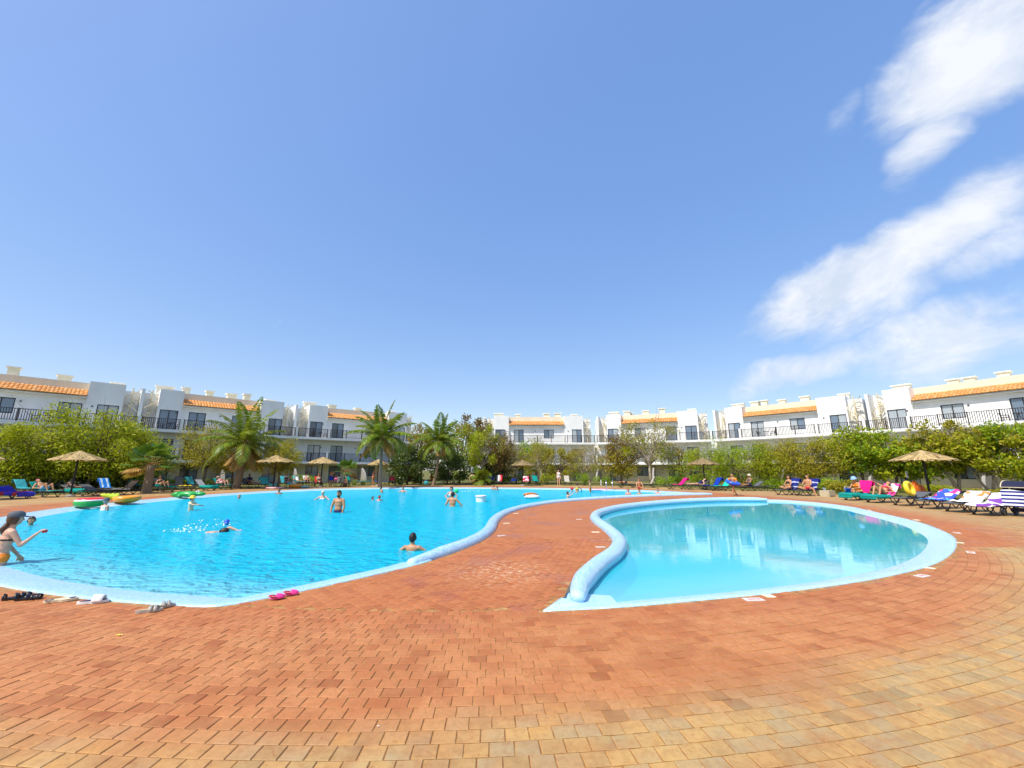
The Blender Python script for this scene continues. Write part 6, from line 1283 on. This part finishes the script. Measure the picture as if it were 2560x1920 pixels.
o = flip(gp(232, 1509), .38, 'cl_white', None, 'white slide sandal with navy insole', .31); insole(o, 'cl_navy', .31); strap(o, 'cl_white', .0, .105, .055, .075)
for i, (u, v, rz, lb) in enumerate(((42, 1499, .55, 'black strappy sandal nearer the left picture edge'), (70, 1501, .35, 'black strappy sandal lying right of its twin'))):
    o = flip(gp(u, v), rz, 'rubber_black', None, lb, .27)
    for x in (-.02, .035, .085): strap(o, 'rubber_black', x, x + .028, .05, .055 - .008 * i)
    strap(o, 'rubber_black', -.12, -.10, .042, .06)
for i, (u, v, rz, lb) in enumerate(((372, 1532, .45, 'silver sandal lying nearer the camera'), (404, 1521, .75, 'silver sandal with tan lining behind its twin'))):
    o = flip(gp(u, v), rz, 'silver', None, lb, .25) if 'silver' in MATS else flip(gp(u, v), rz, plain('silver', (.42, .38, .32), .45, .2, 20, .5, .2), None, lb, .25); insole(o, 'concrete', .25)
    for x, rr in ((.0, .3), (.045, -.3)): strap(o, 'silver', x, x + .03, .046, .05)
for i, (u, v, rz, lb) in enumerate(((691, 1500, .55, 'pink child clog at the pool edge, left one'), (727, 1490, .5, 'pink child clog at the pool edge, right one'))):
    o = empty('clog', gp(u, v), rz, lb, 'clog', 'footwear left at the pool edge'); m = MB(); m.ball((0, 0, .02), (.085, .04, .02), 18, 8); m.build('sole', 'cl_pink', o, True)
    m = MB(); m.grid(lambda a, b: ((-.005 + .09 * a), .041 * math.cos(PI * b) * math.sqrt(max(0.02, 1 - (a * .95) ** 2.2)), .012 + .05 * math.sin(PI * b) * math.sqrt(max(0.02, 1 - (a * .93) ** 2.4))), 8, 12); u_ = m.build('upper', 'pvc_hotpink' if 'pvc_hotpink' in MATS else plain('pvc_hotpink', (.85, .06, .30), .4, .08), o, True); u_.modifiers.new('t', 'SOLIDIFY').thickness = .006
    m = MB(); m.tube([(.0, .04, .03), (-.05, .043, .045), (-.088, .0, .05), (-.05, -.043, .045), (.0, -.04, .03)], .008, 6); m.build('heel_strap', 'cl_red', o, True)
for u, v, lb, mt in ((297, 1592, 'crumpled yellow scrap on the brick paving', 'pvc_yellow'), (1463, 1541, 'small white scrap below the tip of the small pool', 'cl_white'), (945, 1822, 'small white chip on the paving in front', 'cl_white')):
    r = random.Random(u); m = MB(); s_ = .024 if mt == 'pvc_yellow' else .007; m.grid(lambda a, b: ((a - .5) * s_ * 2, (b - .5) * s_, .004 + .3 * s_ * abs(math.sin(a * 5 + b * 3)) + r.uniform(0, .004)), 5, 4); o = tag(m.build('litter', mt, None), lb, 'litter'); o.location = gp(u, v)
plain('tile_white', (.62, .58, .52), .6, .15, 20)
# marker tiles let into the deck round the pools
for u, v, w_, d_, rz, pr in ((1884, 1500.5, .30, .15, .10, 1), (1922, 1491.5, .15, .15, .1, 0), (2306, 1441, .30, .15, .42, 1), (2326, 1421.5, .15, .15, .45, 0), (2427, 1382, .3, .15, .8, 1), (2400, 1357.5, .15, .15, .9, 0), (2392, 1333, .3, .15, 1.0, 1), (2291, 1300.5, .3, .15, 1.1, 0), (2172, 1276, .3, .15, 1.2, 0), (1501, 1368.5, .24, .15, .2, 1), (1489, 1331, .24, .15, .1, 0), (1448, 1299, .24, .15, 0, 1), (1290, 1284, .24, .15, .2, 0), (1254, 1340, .24, .15, .6, 1), (1266, 1309, .24, .15, .3, 0)):
    q = at(u, v); o = MB().box(-w_ / 2, w_ / 2, -d_ / 2, d_ / 2, 0, .011).build('marker_tile', 'tile_white' if pr else 'cl_cream2' if 'cl_cream2' in MATS else plain('cl_cream2', (.76, .70, .48), .5, .1), deck); o.location = (q.x, q.y, .001); o.rotation_euler.z = rz; o.scale = (.8, .8, 1)
    if pr:
        m = MB(); r = random.Random(int(u))
        for i in range(3): x = -.085 + i * .07; m.box(x, x + .05, -.03 + .012 * (i % 2), .035, .0112, .0125)
        m.build('red_print', 'cl_red_faded' if 'cl_red_faded' in MATS else plain('cl_red_faded', (.62, .28, .24), .6, .15), o)
for u, v in ((1703, 1298.5), (1745, 1282)):
    q = at(u, v, -.5); o = MB().torus(.20, .03, 24, 6, squash=.5).build('floor_drain', 'sling_grey', kid_basin, True); o.location = (q.x, q.y, -.505)
# pushchair
q = at(2560, 1291); o = empty('pushchair', (q.x, q.y, 0), math.radians(200), 'dark navy pushchair at the right picture edge', 'pushchair'); o.scale = (1.12, 1.12, 1.12)
cn = MB(); cn.grid(lambda a, b: (-.12 + .36 * math.cos(PI * (.15 + .62 * a)), -.27 + .54 * b, .72 + .36 * math.sin(PI * (.15 + .62 * a))), 10, 8)
for sgn in (0, 1): cn.add([(-.12, -.27 + .54 * sgn, .72)] + [(-.12 + .36 * math.cos(PI * (.15 + .62 * i / 10)), -.27 + .54 * sgn, .72 + .36 * math.sin(PI * (.15 + .62 * i / 10))) for i in range(11)], [(0, i, i + 1) for i in range(1, 11)])
cn.build('canopy', 'navy_fabric', o, False)
MB().tube([(-.12 + .365 * math.cos(PI * .15), -.28, .72 + .365 * math.sin(PI * .15)), (-.12 + .365 * math.cos(PI * .15), .28, .72 + .365 * math.sin(PI * .15))], .012, 6).build('piping', 'cl_cream', o)
MB().tube([(-.12 + .37 * math.cos(PI * (.15 + .31 * f)), -.28, .72 + .37 * math.sin(PI * (.15 + .31 * f))) for f in np.linspace(0, 2, 9)], .012, 6).build('piping', 'cl_cream', o)
MB().box(-.28, .20, -.23, .23, .34, .44).box(-.34, -.26, -.23, .23, .44, .85).box(-.2, .15, -.2, .2, .14, .24).build('seat', 'navy_fabric', o)
fr = MB()
for y in (-.25, .25): fr.tube([(.38, y, .13), (-.1, y, .5), (-.5, y, 1.02)], .016, 6); fr.tube([(-.36, y, .13), (.05, y, .55)], .016, 6)
fr.tube([(-.5, -.25, 1.02), (-.5, .25, 1.02)], .018, 6); fr.build('frame', 'pole_dark', o)
for x in (-.36, .38):
    for y in (-.27, .27): w_ = MB().torus(.11, .032, 22, 8, M=Matrix.Translation((x, y, .145)) @ Matrix.Rotation(PI / 2, 4, 'X')).build('wheel', 'rubber_black', o, True); MB().lathe([(0, -.02), (.08, -.02), (.08, .02), (0, .02)], 14).build('rim', 'sling_grey', w_); w_.children[0].matrix_local = Matrix.Translation((x, y, .145)) @ Matrix.Rotation(PI / 2, 4, 'X')
cloth('towel_nw', [(.82, .82, .84), (.82, .82, .84), (.02, .03, .22), (.02, .03, .22)], 9, 2)
tw = MB(); tw.grid(lambda a, b: (.30 + .03 * math.sin(b * 8) + .05 * a, -.27 + .54 * b, .80 - .50 * a + .02 * math.sin(b * 5)), 12, 10); tw.grid(lambda a, b: (.30 - .5 * a, .285 + .012 * math.sin(a * 9), .80 - .50 * b + .03 * a), 10, 10)
t_ = tw.build('towel', 'towel_nw', None, True); tag(t_, 'navy and white striped towel hanging over the pushchair', 'towel'); t_.location = o.location; t_.rotation_euler = o.rotation_euler; t_.scale = o.scale
# orange pop-up tent
q = at(2314, 1247); o = empty('play_tent', (q.x + .22, q.y + .5, 0), .5, 'orange pop-up play tent behind the biggest straw parasol', 'tent')
m = MB(); m.ball((-.38, 0, .38), (.36, .16, .42), 20, 12); m.v = [(x, y, max(z, .0)) for x, y, z in m.v]; m.build('panel', 'tent_orange' if 'tent_orange' in MATS else plain('tent_orange', (.72, .14, .01), .7, .12), o, True)
m = MB(); m.ball((.42, .05, .28), (.38, .16, .34), 20, 12); m.v = [(x, y, max(z, .0)) for x, y, z in m.v]; m.build('panel', 'tent_orange', o, True)
o.scale = (1.2, 1.2, 1.25)
# white garden chair
def gchair(name, loc, rz, mt, lb, group, cat='chair', back=.42):
    o = empty(name, loc, rz, lb, cat, group); MB().box(-.24, .24, -.23, .23, .40, .43).build('seat', mt, o); m = MB(); m.grid(lambda a, b: (-.22 - .10 * b, -.22 + .44 * a, .43 + back * b), 6, 4); bk = m.build('backrest', mt, o); bk.modifiers.new('t', 'SOLIDIFY').thickness = .02
    for x in (-.21, .21):
        for y in (-.21, .21): MB().tube([(x, y, 0), (x, y, .40)], .018, 6).build('leg', mt, o)
    for y in (-.25, .25): MB().tube([(.2, y, .40), (.2, y, .62), (-.26, y, .64)], .017, 6).build('armrest', mt, o)
    return o
q = at(1211, 1211); gchair('garden_chair', q, -1.7, 'plastic_white', 'white plastic chair right of the life ring', None)
# balcony furniture
BN = ['leftmost block', 'block behind the fan palm', 'block behind the middle palm', 'frontal block', 'block behind the pale-trunked tree', 'block behind the feathery trees', 'block at the right picture edge']
blocks = [o for o in COL.objects if o.name.startswith('apartment_block')]
for i, (b_, f) in enumerate(zip(blocks, (.60, .17, .17, .46, .15, .40, .66))):
    A = LB if i < 3 else RB; j = i if i < 3 else i - 3; p0, p1 = Vector((*A[j], 0)), Vector((*A[j + 1], 0)); d = (p1 - p0).normalized(); nrm = Vector((-d.y, d.x, 0)); rz = math.atan2(d.y, d.x); Wd = (p1 - p0).length
    c = p0 + d * f * Wd + nrm * .85 + Vector((0, 0, Z2))
    gchair('balcony_chair', c - d * .75, rz, 'rail_brown', f'left dark armchair on the top balcony of the {BN[i]}', 'balcony furniture'); gchair('balcony_chair', c + d * .75, rz + PI, 'rail_brown', f'right dark armchair on the top balcony of the {BN[i]}', 'balcony furniture')
    t_ = empty('balcony_table', c, rz, f'dark round table on the top balcony of the {BN[i]}', 'table', 'balcony furniture'); MB().lathe([(0, .68), (.36, .68), (.36, .71), (0, .71)], 16).build('table_top', 'rail_brown', t_)
    for a in range(3): MB().tube([(.0, 0, .68), (.28 * math.cos(a * 2.1), .28 * math.sin(a * 2.1), 0)], .018, 6).build('leg', 'rail_brown', t_)
